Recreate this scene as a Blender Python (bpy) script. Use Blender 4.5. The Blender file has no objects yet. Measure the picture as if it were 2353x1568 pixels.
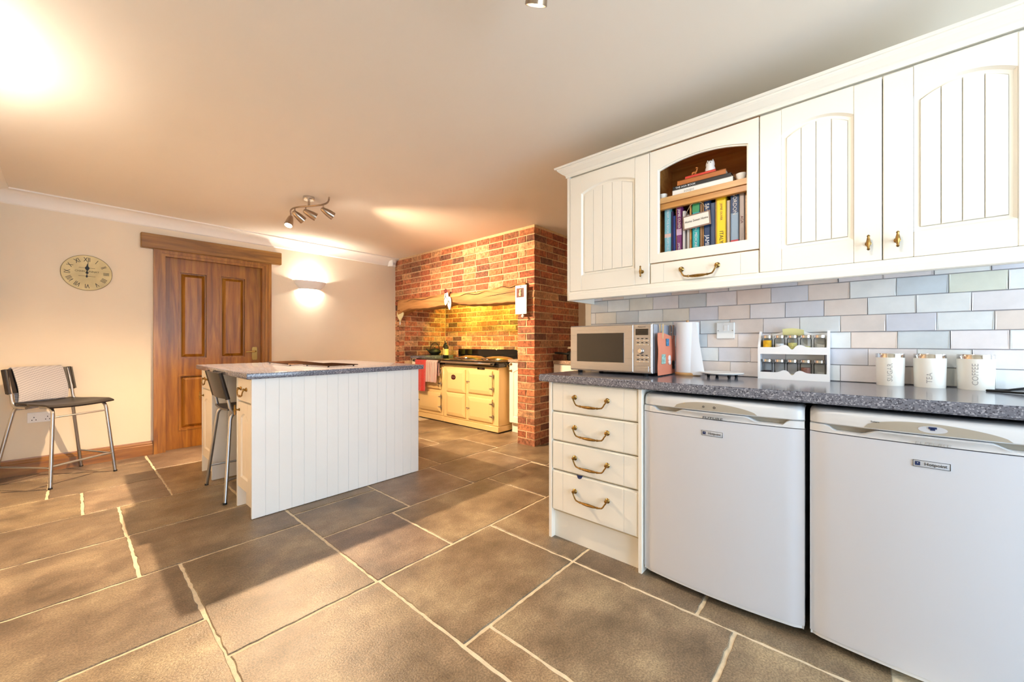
import bpy, bmesh, math, random
from mathutils import Vector, Matrix
random.seed(7)
SC = bpy.context.scene
COL = SC.collection
pi = math.pi

# ------------------------------------------------------------------ camera, world, daylight, exposure
cd = bpy.data.cameras.new('camera')
cd.sensor_fit = 'HORIZONTAL'; cd.sensor_width = 36.0
cd.lens = 892.0 / 2353.0 * 36.0
cd.shift_y = 4.0 / 2353.0
cd.clip_start = 0.02; cd.clip_end = 100
cam = bpy.data.objects.new('camera', cd); COL.objects.link(cam)
cam.location = (0, 0, 1.10)
cam.rotation_euler = (pi / 2, 0, math.radians(41.44 - 90))
SC.camera = cam

SC.view_settings.view_transform = 'Standard'
SC.view_settings.look = 'None'
SC.view_settings.gamma = 1.0
SC.view_settings.use_curve_mapping = False
SC.view_settings.exposure = 0.78
SC.cycles.use_denoising = True
SC.cycles.max_bounces = 8
SC.cycles.diffuse_bounces = 5
SC.cycles.glossy_bounces = 4
SC.cycles.transmission_bounces = 6
SC.cycles.sample_clamp_indirect = 6.0
SC.cycles.caustics_reflective = False
SC.cycles.caustics_refractive = False

W = bpy.data.worlds.new('daylight'); SC.world = W; W.use_nodes = True
wn = W.node_tree; bg = wn.nodes['Background']
bg.inputs['Color'].default_value = (0.63, 0.81, 1.0, 1)      # bright overcast sky
bg.inputs['Strength'].default_value = 6.6


def lamp(name, kind, loc, energy, color, parent=None, **kw):
    l = bpy.data.lights.new(name, kind); l.energy = energy; l.color = color
    for k, v in kw.items():
        if k not in ('aim',): setattr(l, k, v)
    o = bpy.data.objects.new(name, l); COL.objects.link(o); o.location = loc
    if 'aim' in kw:
        o.rotation_euler = Vector(kw['aim']).to_track_quat('-Z', 'Y').to_euler()
    if parent is not None: o.parent = parent
    return o


# sky portal in the glazed garden doors behind the camera
def portal(loc, aim, sx, sy):
    o = lamp('window_portal', 'AREA', loc, 1.0, (1, 1, 1), shape='RECTANGLE', size=sx, size_y=sy, aim=aim)
    o.data.cycles.is_portal = True
portal((0.65, -2.66, 1.15), (0, 1, 0), 2.9, 2.1)

WARM = (1.0, 0.70, 0.43); SOFT = (1.0, 0.90, 0.76); YEL = (0.95, 0.84, 0.10); NEUTRAL = (1.0, 0.90, 0.78)

# ------------------------------------------------------------------ mesh helpers
class MB:
    def __init__(s): s.bm = bmesh.new()
    def _q(s, vs):
        try: return s.bm.faces.new(vs)
        except ValueError: return None
    def box(s, x0, x1, y0, y1, z0, z1, bev=0, seg=1):
        V = [s.bm.verts.new((x, y, z)) for x in (x0, x1) for y in (y0, y1) for z in (z0, z1)]
        fs = [s._q([V[i] for i in q]) for q in ((0,1,3,2),(4,6,7,5),(0,4,5,1),(2,3,7,6),(0,2,6,4),(1,5,7,3))]
        if bev:
            es = list({e for f in fs for e in f.edges})
            bmesh.ops.bevel(s.bm, geom=es, offset=bev, segments=seg, affect='EDGES', profile=0.5)
        return s
    def prism(s, poly, axis, d0, d1, bev=0):
        def P(a, b, d):
            return {'x': (d, a, b), 'y': (a, d, b), 'z': (a, b, d)}[axis]
        A = [s.bm.verts.new(P(a, b, d0)) for a, b in poly]
        B = [s.bm.verts.new(P(a, b, d1)) for a, b in poly]
        n = len(poly)
        fs = [s._q(A[::-1]), s._q(B)] + [s._q((A[i], A[(i+1) % n], B[(i+1) % n], B[i])) for i in range(n)]
        if bev:
            es = list(set(fs[1].edges))
            bmesh.ops.bevel(s.bm, geom=es, offset=bev, segments=2, affect='EDGES', profile=0.5)
        return s
    def frame(s, outer, inner, axis, d0, d1):
        def P(a, b, d):
            return {'x': (d, a, b), 'y': (a, d, b), 'z': (a, b, d)}[axis]
        n = len(outer)
        L = [[s.bm.verts.new(P(a, b, d)) for a, b in lp] for lp in (outer, inner) for d in (d0, d1)]
        o0, o1, i0, i1 = L
        for k in range(n):
            j = (k+1) % n
            s._q((o1[k], o1[j], i1[j], i1[k])); s._q((o0[j], o0[k], i0[k], i0[j]))
            s._q((o0[k], o0[j], o1[j], o1[k])); s._q((i0[j], i0[k], i1[k], i1[j]))
        return s
    def tube(s, pts, r, n=8, closed=False):
        P = [Vector(p) for p in pts]; m = len(P)
        R = r if isinstance(r, (list, tuple)) else [r] * m
        rings = []; up = None
        for i in range(m):
            a = P[i-1] if (i > 0 or closed) else P[i]
            b = P[(i+1) % m] if (i < m-1 or closed) else P[i]
            t = (b - a).normalized()
            if up is None:
                up = t.orthogonal().normalized()
            else:
                up = (up - t * up.dot(t))
                up = up.normalized() if up.length > 1e-6 else t.orthogonal().normalized()
            w = t.cross(up)
            rings.append([s.bm.verts.new(P[i] + (up * math.cos(2*pi*k/n) + w * math.sin(2*pi*k/n)) * R[i]) for k in range(n)])
        for i in range(m if closed else m-1):
            A, B = rings[i], rings[(i+1) % m]
            for k in range(n): s._q((A[k], A[(k+1) % n], B[(k+1) % n], B[k]))
        if not closed: s._q(rings[0][::-1]); s._q(rings[-1])
        return s
    def lathe(s, prof, o=(0, 0, 0), n=24, d=(0, 0, 1), a0=0, a1=2*pi):
        q = Vector((0, 0, 1)).rotation_difference(Vector(d)).to_matrix()
        full = abs(a1 - a0 - 2*pi) < 1e-6; rings = []
        cnt = n if full else n + 1
        for r, z in prof:
            if r < 1e-6:
                v = s.bm.verts.new(Vector(o) + q @ Vector((0, 0, z))); rings.append([v] * cnt)
            else:
                rings.append([s.bm.verts.new(Vector(o) + q @ Vector((r*math.cos(a0+(a1-a0)*k/n), r*math.sin(a0+(a1-a0)*k/n), z))) for k in range(cnt)])
        for A, B in zip(rings, rings[1:]):
            for k in range(n):
                j = (k+1) % cnt
                vs = []
                for v in (A[k], A[j], B[j], B[k]):
                    if v not in vs: vs.append(v)
                if len(vs) > 2: s._q(vs)
        return s
    def sheet(s, f, nu, nv, th=None):
        """surface f(u,v); th: thickness along face normals"""
        G = [[s.bm.verts.new(f(i/nu, j/nv)) for j in range(nv+1)] for i in range(nu+1)]
        uvl = s.bm.loops.layers.uv.verify(); fs = []
        for i in range(nu):
            for j in range(nv):
                f_ = s._q((G[i][j], G[i+1][j], G[i+1][j+1], G[i][j+1])); fs.append(f_)
                for lp, (a, c) in zip(f_.loops, ((i, j), (i+1, j), (i+1, j+1), (i, j+1))): lp[uvl].uv = (a/nu, c/nv)
        if th:
            bmesh.ops.recalc_face_normals(s.bm, faces=fs)
            bmesh.ops.solidify(s.bm, geom=fs, thickness=th)
        return s
    def add(s, me, M):
        s.bm.verts.ensure_lookup_table(); n0 = len(s.bm.verts)
        s.bm.from_mesh(me); s.bm.verts.ensure_lookup_table()
        for v in s.bm.verts[n0:]: v.co = M @ v.co
        return s
    def M(s, m):
        bmesh.ops.transform(s.bm, matrix=m, verts=s.bm.verts); return s
    def mesh(s, name, off=(0, 0, 0), smooth=True):
        bmesh.ops.recalc_face_normals(s.bm, faces=s.bm.faces)
        o = Vector(off)
        for v in s.bm.verts: v.co -= o
        me = bpy.data.meshes.new(name); s.bm.to_mesh(me); s.bm.free()
        if smooth:
            for p in me.polygons: p.use_smooth = True
            me.set_sharp_from_angle(angle=math.radians(38))
        return me


def FX(x, y, z):      # faces the room (-X): u = -Y, v = Z, w = -X
    return Matrix(((0, 0, -1, x), (-1, 0, 0, y), (0, 1, 0, z), (0, 0, 0, 1)))
def FY(x, y, z):      # faces the room (-Y): u = +X, v = Z, w = -Y
    return Matrix(((1, 0, 0, x), (0, 0, -1, y), (0, 1, 0, z), (0, 0, 0, 1)))

WL = {}
def thing(name, label, cat, loc=(0, 0, 0), rotz=0, group=None):
    o = bpy.data.objects.new(name, None); COL.objects.link(o)
    o.location = loc; o.rotation_euler = (0, 0, rotz); o.empty_display_size = 0.05
    o['label'] = label; o['category'] = cat
    if group: o['group'] = group
    WL[o] = Vector(loc)
    return o
def part(name, mb, m, parent, label=None, local=False, smooth=True, color=None):
    me = mb.mesh(name, (0, 0, 0) if local else WL[parent], smooth)
    me.materials.append(m)
    o = bpy.data.objects.new(name, me); COL.objects.link(o); o.parent = parent
    WL[o] = WL[parent]
    if label: o['label'] = label
    if color: o.color = (*color, 1)
    return o
def solo(name, mb, m, label, cat, loc=(0, 0, 0), group=None, smooth=True, color=None):
    me = mb.mesh(name, loc, smooth); me.materials.append(m)
    o = bpy.data.objects.new(name, me); COL.objects.link(o); o.location = loc
    WL[o] = Vector(loc)
    if label: o['label'] = label
    if cat: o['category'] = cat
    if group: o['group'] = group
    if color: o.color = (*color, 1)
    return o
def struct(name, mb, m, label=None, smooth=False):
    o = solo(name, mb, m, label, None, smooth=smooth); o['kind'] = 'structure'
    return o
def copy_tree(o, parent=None):
    c = o.copy(); COL.objects.link(c)
    if parent is not None: c.parent = parent
    WL[c] = WL[o]
    for ch in list(o.children): copy_tree(ch, c)
    return c
def text_mesh(txt, size=1.0, ext=0.0, align='CENTER', sx=1.0, shear=0.0):
    c = bpy.data.curves.new('txt', 'FONT'); c.body = txt; c.size = size; c.extrude = ext
    c.align_x = align; c.align_y = 'CENTER'; c.resolution_u = 2; c.shear = shear
    o = bpy.data.objects.new('txt', c)
    me = bpy.data.meshes.new_from_object(o)
    bpy.data.objects.remove(o); bpy.data.curves.remove(c)
    for v in me.vertices: v.co.x *= sx
    return me
def lettering(name, txt, M, size, m, parent, ext=0.0004, sx=1.0, align='CENTER', label=None, shear=0):
    mb = MB().add(text_mesh(txt, size, ext, align, sx, shear), M)
    return part(name, mb, m, parent, label, smooth=False)

# ------------------------------------------------------------------ materials
MT = {}
def nodes(name):
    m = bpy.data.materials.new(name); m.use_nodes = True; MT[name] = m
    nt = m.node_tree; b = nt.nodes['Principled BSDF']
    return m, nt, nt.nodes, nt.links, b
def nn(N, t, **kw):
    n = N.new(t)
    for k, v in kw.items():
        if k in n.inputs: n.inputs[k].default_value = v
        else: setattr(n, k, v)
    return n
def ramp(N, stops):
    r = N.new('ShaderNodeValToRGB'); e = r.color_ramp.elements
    while len(e) < len(stops): e.new(0.5)
    for i, (p, c) in enumerate(stops): e[i].position = p; e[i].color = (*c, 1)
    return r
def srgb(r, g, b):
    f = lambda c: (c/255/12.92) if c/255 <= 0.04045 else ((c/255+0.055)/1.055)**2.4
    return (f(r), f(g), f(b))
def mat(name, col, rough=0.5, metal=0.0, spec=0.5, vary=None, bump=None, coat=0, emit=None, trans=0, ior=1.45, sheen=0):
    m, nt, N, L, b = nodes(name)
    b.inputs['Base Color'].default_value = (*col, 1)
    b.inputs['Roughness'].default_value = rough; b.inputs['Metallic'].default_value = metal
    b.inputs['Specular IOR Level'].default_value = spec; b.inputs['Coat Weight'].default_value = coat
    b.inputs['Coat Roughness'].default_value = 0.08
    b.inputs['Transmission Weight'].default_value = trans; b.inputs['IOR'].default_value = ior
    b.inputs['Sheen Weight'].default_value = sheen
    if emit:
        b.inputs['Emission Color'].default_value = (*emit[0], 1); b.inputs['Emission Strength'].default_value = emit[1]
    geo = N.new('ShaderNodeNewGeometry')
    if vary:
        sc, amt = vary
        t = nn(N, 'ShaderNodeTexNoise', Scale=sc, Detail=4.0); L.new(geo.outputs['Position'], t.inputs['Vector'])
        r = ramp(N, [(0.3, tuple(c*(1-amt) for c in col)), (0.7, tuple(min(1, c*(1+amt)) for c in col))])
        L.new(t.outputs['Fac'], r.inputs['Fac']); L.new(r.outputs['Color'], b.inputs['Base Color'])
    if bump:
        sc, st = bump
        t = nn(N, 'ShaderNodeTexNoise', Scale=sc, Detail=3.0); L.new(geo.outputs['Position'], t.inputs['Vector'])
        bp = nn(N, 'ShaderNodeBump', Strength=st, Distance=0.01)
        L.new(t.outputs['Fac'], bp.inputs['Height']); L.new(bp.outputs['Normal'], b.inputs['Normal'])
    return m

mat('wall', srgb(232, 220, 198), 0.85, vary=(3, 0.02), bump=(60, 0.04))
mat('ceiling', srgb(238, 231, 220), 0.8, vary=(2, 0.01))
mat('coving', srgb(242, 238, 230), 0.7)
mat('grout', srgb(214, 200, 172), 0.9, vary=(40, 0.12), bump=(120, 0.3))
mat('tile_grout', srgb(188, 184, 188), 0.8)
mat('cream_paint', srgb(243, 238, 226), 0.38, vary=(4, 0.012))
mat('white_paint', srgb(240, 240, 237), 0.38, vary=(4, 0.012))
mat('carcass', srgb(205, 190, 160), 0.6)
mat('brass', srgb(150, 118, 66), 0.28, 1.0, vary=(90, 0.3))
mat('gold', srgb(214, 182, 110), 0.2, 1.0)
mat('chrome', srgb(210, 205, 200), 0.16, 1.0)
mat('nickel', srgb(168, 150, 132), 0.28, 1.0)
mat('steel_tube', srgb(170, 172, 176), 0.32, 1.0)
mat('black_ply', srgb(34, 30, 29), 0.38, vary=(30, 0.3))
mat('black_rubber', srgb(18, 18, 18), 0.7)
mat('black_enamel', srgb(12, 11, 11), 0.08, coat=0.5)
mat('aga_enamel', srgb(230, 200, 140), 0.16, coat=0.4)
mat('dark_red', srgb(70, 16, 14), 0.3)
mat('fridge_white', srgb(206, 208, 215), 0.3, bump=(900, 0.02))
mat('fridge_cap', srgb(216, 217, 219), 0.28)
mat('fridge_grey', srgb(168, 160, 146), 0.35)
mat('ink', srgb(40, 40, 44), 0.5)
mat('ink_soft', srgb(172, 168, 164), 0.5)
mat('ink_blue', srgb(30, 46, 90), 0.4)
mat('badge', srgb(196, 198, 204), 0.3)
mat('black_gap', srgb(14, 14, 14), 0.8)
mat('plastic_white', srgb(240, 240, 238), 0.35)
mat('paper', srgb(228, 230, 234), 0.9)
mat('page', srgb(226, 214, 190), 0.9)
mat('coral', srgb(226, 138, 108), 0.75)
m, nt, N, L, b = nodes('glass')
tr = nn(N, 'ShaderNodeBsdfTransparent'); tr.inputs['Color'].default_value = (.985, .99, .99, 1)
gl = nn(N, 'ShaderNodeBsdfGlossy', Roughness=0.05); lw = nn(N, 'ShaderNodeLayerWeight', Blend=0.1)
ms = N.new('ShaderNodeMixShader'); L.new(lw.outputs['Fresnel'], ms.inputs[0]); L.new(tr.outputs[0], ms.inputs[1]); L.new(gl.outputs[0], ms.inputs[2])
L.new(ms.outputs[0], N['Material Output'].inputs['Surface'])
mat('mw_glass', srgb(30, 28, 28), 0.12, coat=0.3, vary=(400, 0.2))
mat('mw_case', srgb(184, 190, 202), 0.35, 0.3)
mat('white_wood', srgb(245, 245, 246), 0.4)
mat('cream_ceramic', srgb(246, 243, 234), 0.3)
mat('white_ceramic', srgb(240, 240, 238), 0.2)
mat('red_towel', srgb(196, 38, 34), 0.95, vary=(60, 0.15), bump=(350, 0.6), sheen=0.3)
mat('iron', srgb(28, 30, 26), 0.5, 0.3, bump=(200, 0.2))
mat('bottle_green', srgb(22, 26, 14), 0.1, coat=0.4)
mat('label_paper', srgb(218, 208, 130), 0.7)
mat('bronze_wire', srgb(92, 66, 50), 0.35, 1.0)
mat('hot_bulb', (1, 1, 1), 0.5, emit=((1, 0.9, 0.75), 60))
mat('spice_yellow', srgb(232, 176, 30), 0.8, vary=(80, 0.2))
mat('spice_dark', srgb(52, 44, 50), 0.9, vary=(160, 0.5))
mat('spice_green', srgb(196, 190, 120), 0.9, vary=(120, 0.2))
mat('spice_brown', srgb(140, 96, 84), 0.9, vary=(120, 0.3))
mat('spice_orange', srgb(210, 120, 60), 0.9)
mat('note_yellow', srgb(240, 236, 170), 0.9)
mat('heart_cream', srgb(226, 220, 180), 0.7, vary=(80, 0.12))
mat('dark_red_deco', srgb(92, 24, 28), 0.7)
mat('photo_dark', srgb(88, 34, 30), 0.5, vary=(60, 0.6))
mat('window_frame', srgb(240, 240, 240), 0.4)
mat('peg_wood', srgb(206, 180, 140), 0.7)
mat('giraffe', srgb(196, 124, 62), 0.6)
mat('sign_edge', srgb(140, 116, 104), 0.7)
mat('sign_face', srgb(232, 226, 216), 0.8)
mat('blue_pic', srgb(66, 130, 170), 0.5, vary=(90, 0.5))
mat('green_pic', srgb(150, 190, 180), 0.5, vary=(90, 0.5))

# object-coloured paint (books, tiles, bricks share a mesh and take their own colour)
def objmat(name, rough, vary=None, bump=None, coat=0, gain=1.0):
    m, nt, N, L, b = nodes(name)
    oi = N.new('ShaderNodeObjectInfo'); geo = N.new('ShaderNodeNewGeometry')
    b.inputs['Roughness'].default_value = rough; b.inputs['Coat Weight'].default_value = coat
    b.inputs['Coat Roughness'].default_value = 0.06
    src = oi.outputs['Color']
    if vary:
        for sc, amt in vary:
            t = nn(N, 'ShaderNodeTexNoise', Scale=sc, Detail=5.0, Roughness=0.6); L.new(geo.outputs['Position'], t.inputs['Vector'])
            r = ramp(N, [(0.3, (1-amt,)*3), (0.7, (1+amt,)*3)])
            L.new(t.outputs['Fac'], r.inputs['Fac'])
            mx = nn(N, 'ShaderNodeMix', data_type='RGBA', blend_type='MULTIPLY'); mx.inputs[0].default_value = 1
            L.new(src, mx.inputs[6]); L.new(r.outputs['Color'], mx.inputs[7]); src = mx.outputs[2]
    L.new(src, b.inputs['Base Color'])
    if bump:
        sc, st = bump
        t = nn(N, 'ShaderNodeTexNoise', Scale=sc, Detail=4.0); L.new(geo.outputs['Position'], t.inputs['Vector'])
        bp = nn(N, 'ShaderNodeBump', Strength=st, Distance=0.01)
        L.new(t.outputs['Fac'], bp.inputs['Height']); L.new(bp.outputs['Normal'], b.inputs['Normal'])
    return m
objmat('brick', 0.85, [(34, 0.55), (9, 0.25)], (90, 0.6))
objmat('tile', 0.09, [(14, 0.05)], (16, 0.10), coat=0.3)
objmat('book', 0.45)
mat('mortar', srgb(212, 184, 146), 0.95, vary=(30, 0.12), bump=(140, 0.5))

# flagstone
m, nt, N, L, b = nodes('flagstone')
oi = N.new('ShaderNodeObjectInfo'); geo = N.new('ShaderNodeNewGeometry')
t1 = nn(N, 'ShaderNodeTexNoise', Scale=3.2, Detail=6.0, Roughness=0.62); L.new(geo.outputs['Position'], t1.inputs['Vector'])
t2 = nn(N, 'ShaderNodeTexNoise', Scale=150.0, Detail=3.0, Roughness=0.7); L.new(geo.outputs['Position'], t2.inputs['Vector'])
mp = nn(N, 'ShaderNodeMapping'); mp.inputs['Scale'].default_value = (1, 1.3, 1); L.new(geo.outputs['Position'], mp.inputs['Vector'])
t3 = nn(N, 'ShaderNodeTexNoise', Scale=9.0, Detail=5.0, Roughness=0.6); L.new(mp.outputs['Vector'], t3.inputs['Vector'])
r1 = ramp(N, [(0.32, srgb(98, 85, 70)), (0.5, srgb(127, 112, 95)), (0.68, srgb(156, 142, 120))])
L.new(t1.outputs['Fac'], r1.inputs['Fac'])
def mulnode(a, fac_out, lo, hi, p0=0.35, p1=0.65):
    r = ramp(N, [(p0, (lo,)*3), (p1, (hi,)*3)]); L.new(fac_out, r.inputs['Fac'])
    mx = nn(N, 'ShaderNodeMix', data_type='RGBA', blend_type='MULTIPLY'); mx.inputs[0].default_value = 1
    L.new(a, mx.inputs[6]); L.new(r.outputs['Color'], mx.inputs[7]); return mx.outputs[2]
c = mulnode(r1.outputs['Color'], t2.outputs['Fac'], 0.70, 1.30, .40, .62)
c = mulnode(c, t3.outputs['Fac'], 0.80, 1.14, .3, .7)
mx = nn(N, 'ShaderNodeMix', data_type='RGBA', blend_type='MULTIPLY'); mx.inputs[0].default_value = 1
L.new(c, mx.inputs[6]); L.new(oi.outputs['Color'], mx.inputs[7]); L.new(mx.outputs[2], b.inputs['Base Color'])
rr = ramp(N, [(0.25, (0.30,)*3), (0.75, (0.46,)*3)]); L.new(t3.outputs['Fac'], rr.inputs['Fac']); L.new(rr.outputs['Color'], b.inputs['Roughness'])
bp = nn(N, 'ShaderNodeBump', Strength=0.28, Distance=0.006); L.new(t2.outputs['Fac'], bp.inputs['Height'])
bp2 = nn(N, 'ShaderNodeBump', Strength=0.25, Distance=0.012); L.new(t3.outputs['Fac'], bp2.inputs['Height'])
L.new(bp.outputs['Normal'], bp2.inputs['Normal']); L.new(bp2.outputs['Normal'], b.inputs['Normal'])

# wood
def wood(name, c0, c1, c2, along='z', scale=1.0, rough=0.4, dark=None, coat=0.2):
    m, nt, N, L, b = nodes(name)
    geo = N.new('ShaderNodeNewGeometry'); mp = N.new('ShaderNodeMapping')
    s = [22.0*scale]*3; s['xyz'.index(along)] = 1.6*scale
    mp.inputs['Scale'].default_value = s
    L.new(geo.outputs['Position'], mp.inputs['Vector'])
    t = nn(N, 'ShaderNodeTexNoise', Scale=1.0, Detail=6.0, Roughness=0.6, Distortion=0.6); L.new(mp.outputs['Vector'], t.inputs['Vector'])
    r = ramp(N, [(0.28, c0), (0.5, c1), (0.72, c2)]); L.new(t.outputs['Fac'], r.inputs['Fac'])
    L.new(r.outputs['Color'], b.inputs['Base Color'])
    b.inputs['Roughness'].default_value = rough; b.inputs['Coat Weight'].default_value = coat; b.inputs['Coat Roughness'].default_value = 0.25
    bp = nn(N, 'ShaderNodeBump', Strength=0.12, Distance=0.004); L.new(t.outputs['Fac'], bp.inputs['Height']); L.new(bp.outputs['Normal'], b.inputs['Normal'])
wood('door_wood', srgb(106, 60, 8), srgb(146, 92, 20), srgb(174, 120, 38), 'z')
wood('frame_wood', srgb(110, 66, 14), srgb(150, 98, 28), srgb(176, 124, 46), 'z')
wood('lintel_wood', srgb(98, 64, 20), srgb(134, 92, 34), srgb(162, 118, 54), 'x')
wood('base_wood', srgb(104, 62, 16), srgb(138, 88, 28), srgb(162, 110, 44), 'x')
wood('oak_beam', srgb(124, 84, 46), srgb(172, 124, 74), srgb(200, 154, 100), 'y', 0.8, rough=0.7, coat=0)
wood('shelf_wood', srgb(168, 112, 52), srgb(198, 140, 72), srgb(216, 162, 94), 'y')
wood('light_wood', srgb(190, 140, 84), srgb(206, 160, 104), srgb(220, 178, 122), 'y')

# speckled worktop laminate
def granite(name, base, dk, lt, rough=0.14):
    m, nt, N, L, b = nodes(name)
    geo = N.new('ShaderNodeNewGeometry')
    v = nn(N, 'ShaderNodeTexVoronoi', Scale=230.0); L.new(geo.outputs['Position'], v.inputs['Vector'])
    sp = N.new('ShaderNodeSeparateColor'); L.new(v.outputs['Color'], sp.inputs['Color'])
    r = ramp(N, [(0.0, dk), (0.16, dk), (0.22, base), (0.8, base), (0.86, lt), (1.0, lt)]); r.color_ramp.interpolation = 'LINEAR'
    L.new(sp.outputs['Red'], r.inputs['Fac']); L.new(r.outputs['Color'], b.inputs['Base Color'])
    b.inputs['Roughness'].default_value = rough
granite('worktop', srgb(112, 114, 126), srgb(74, 74, 84), srgb(158, 160, 170))
granite('worktop_pink', srgb(170, 146, 128), srgb(120, 100, 90), srgb(200, 180, 160))

# brushed steel
m, nt, N, L, b = nodes('brushed_steel')
geo = N.new('ShaderNodeNewGeometry'); mp = N.new('ShaderNodeMapping'); mp.inputs['Scale'].default_value = (3, 3, 900)
L.new(geo.outputs['Position'], mp.inputs['Vector'])
t = nn(N, 'ShaderNodeTexNoise', Scale=1.0, Detail=2.0); L.new(mp.outputs['Vector'], t.inputs['Vector'])
b.inputs['Base Color'].default_value = (*srgb(172, 170, 170), 1); b.inputs['Metallic'].default_value = 0.8
rr = ramp(N, [(0.3, (0.26,)*3), (0.7, (0.40,)*3)]); L.new(t.outputs['Fac'], rr.inputs['Fac']); L.new(rr.outputs['Color'], b.inputs['Roughness'])

# woven cloths
def weave(name, c0, c1, scale, axis):
    m, nt, N, L, b = nodes(name)
    tc = N.new('ShaderNodeUVMap'); mp = N.new('ShaderNodeMapping'); L.new(tc.outputs['UV'], mp.inputs['Vector'])
    mp.inputs['Rotation'].default_value = (0, 0, axis)
    w = nn(N, 'ShaderNodeTexChecker', Scale=scale); L.new(mp.outputs['Vector'], w.inputs['Vector'])
    w.inputs['Color1'].default_value = (*c0, 1); w.inputs['Color2'].default_value = (*c1, 1)
    L.new(w.outputs['Color'], b.inputs['Base Color']); b.inputs['Roughness'].default_value = 0.95
    bp = nn(N, 'ShaderNodeBump', Strength=0.5, Distance=0.004); L.new(w.outputs['Fac'], bp.inputs['Height']); L.new(bp.outputs['Normal'], b.inputs['Normal'])
weave('grey_cloth', srgb(184, 182, 184), srgb(152, 150, 153), 46.0, 0.6)
m, nt, N, L, b = nodes('striped_cloth')
tc = N.new('ShaderNodeUVMap')
w = nn(N, 'ShaderNodeTexWave', Scale=3.4, wave_type='BANDS', bands_direction='X'); L.new(tc.outputs['UV'], w.inputs['Vector'])
r = ramp(N, [(0.0, srgb(236, 214, 206)), (0.45, srgb(232, 208, 200)), (0.62, srgb(140, 74, 80)), (1.0, srgb(128, 62, 70))])
L.new(w.outputs['Fac'], r.inputs['Fac']); L.new(r.outputs['Color'], b.inputs['Base Color']); b.inputs['Roughness'].default_value = 0.95
# clock paper
mat('clock_face', srgb(206, 194, 150), 0.7, vary=(9, 0.16))
mat('clock_ink', srgb(70, 62, 44), 0.7)
mat('clock_black', srgb(14, 12, 10), 0.5)

# ================================================================== THE ROOM
CE = 2.352; FAR = 5.2; LW = -0.45; RW = 2.372
floor = struct('floor', MB().box(-2.3, 4.3, -2.8, 5.5, -0.12, -0.004), MT['grout'], 'grey-brown flagstone floor with pale grout joints')
struct('ceiling', MB().box(-2.3, 4.3, -2.8, 5.5, CE, CE+0.1), MT['ceiling'], 'smooth off-white plaster ceiling')

TONE = [(1.0, 0.97, 0.86), (0.88, 0.85, 0.80), (1.14, 1.06, 0.90), (1.02, 0.98, 0.96), (0.80, 0.77, 0.72), (1.08, 1.05, 0.90), (1.0, 0.93, 0.92)]
FL = [(-1.0,.47,4.95,5.55),(.475,1.1,4.565,5.45),(-.9,-.12,4.25,4.95),(-.12,.475,4.25,4.95),(-.75,.045,3.70,4.25),(.045,.48,3.70,4.25),
 (.475,1.1,3.70,4.565),(-.6,.205,3.105,3.70),(.205,.79,3.105,3.70),(.79,1.6,3.105,3.70),(-.6,.21,2.52,3.105),(.21,.93,2.52,3.105),
 (-.5,.355,1.94,2.52),(-.5,.36,1.36,1.94),(.355,.93,1.65,2.52),(.36,.94,.78,1.65),(-.5,.36,.78,1.36),(.93,1.505,2.25,2.69),(.93,1.505,2.69,3.105),
 (1.505,2.09,2.245,2.82),(.93,1.375,1.65,2.25),(1.375,2.235,1.65,2.245),(.94,1.67,1.065,1.65),(1.67,2.3,1.065,1.65),(1.67,2.4,.48,1.065),
 (1.67,2.4,-.1,.48),(1.075,1.67,.34,1.065),(.94,1.075,.34,1.065),(1.075,1.67,-.3,.34),(2.09,2.82,2.24,2.82),(2.235,2.8,1.65,2.24),(2.3,2.8,1.0,1.65),
 (2.82,3.4,2.09,2.815),(2.8,3.4,1.45,2.09),(3.4,4.1,1.45,2.53),(2.22,2.96,2.82,3.41),(1.6,2.22,2.82,3.41),(2.96,3.6,2.815,3.41),(2.66,3.4,3.41,3.965),
 (1.6,2.66,3.41,3.965),(2.6,3.5,3.965,4.6),(1.6,2.6,3.965,4.6),(1.1,1.6,3.70,4.6),(1.1,1.9,4.6,5.4),(1.9,2.6,4.6,5.3),(2.6,3.25,4.6,5.2),(1.505,1.6,2.82,3.105)]
rows_y = [(-2.7,-2.05),(-2.05,-1.5),(-1.5,-.85),(-.85,-.3)]
for j, (y0, y1) in enumerate(rows_y):
    x = -2.3 - 0.3*(j % 2)
    while x < 2.37:
        w = random.choice((.6, .75, .9)); FL.append((max(x, -2.3), min(x+w, 2.4), y0, y1)); x += w
for y0, y1, xs in ((-.3, .24, (-2.3,-1.5,-.75,0,.5,1.075)), (.24, .78, (-2.3,-1.7,-1.0,-.3,.36,.94)), (.78, 1.2, (-2.3,-1.6,-1.0,-.5))):
    for a, c in zip(xs, xs[1:]): FL.append((a, c, y0, y1))
rs = random.Random(3)
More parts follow.
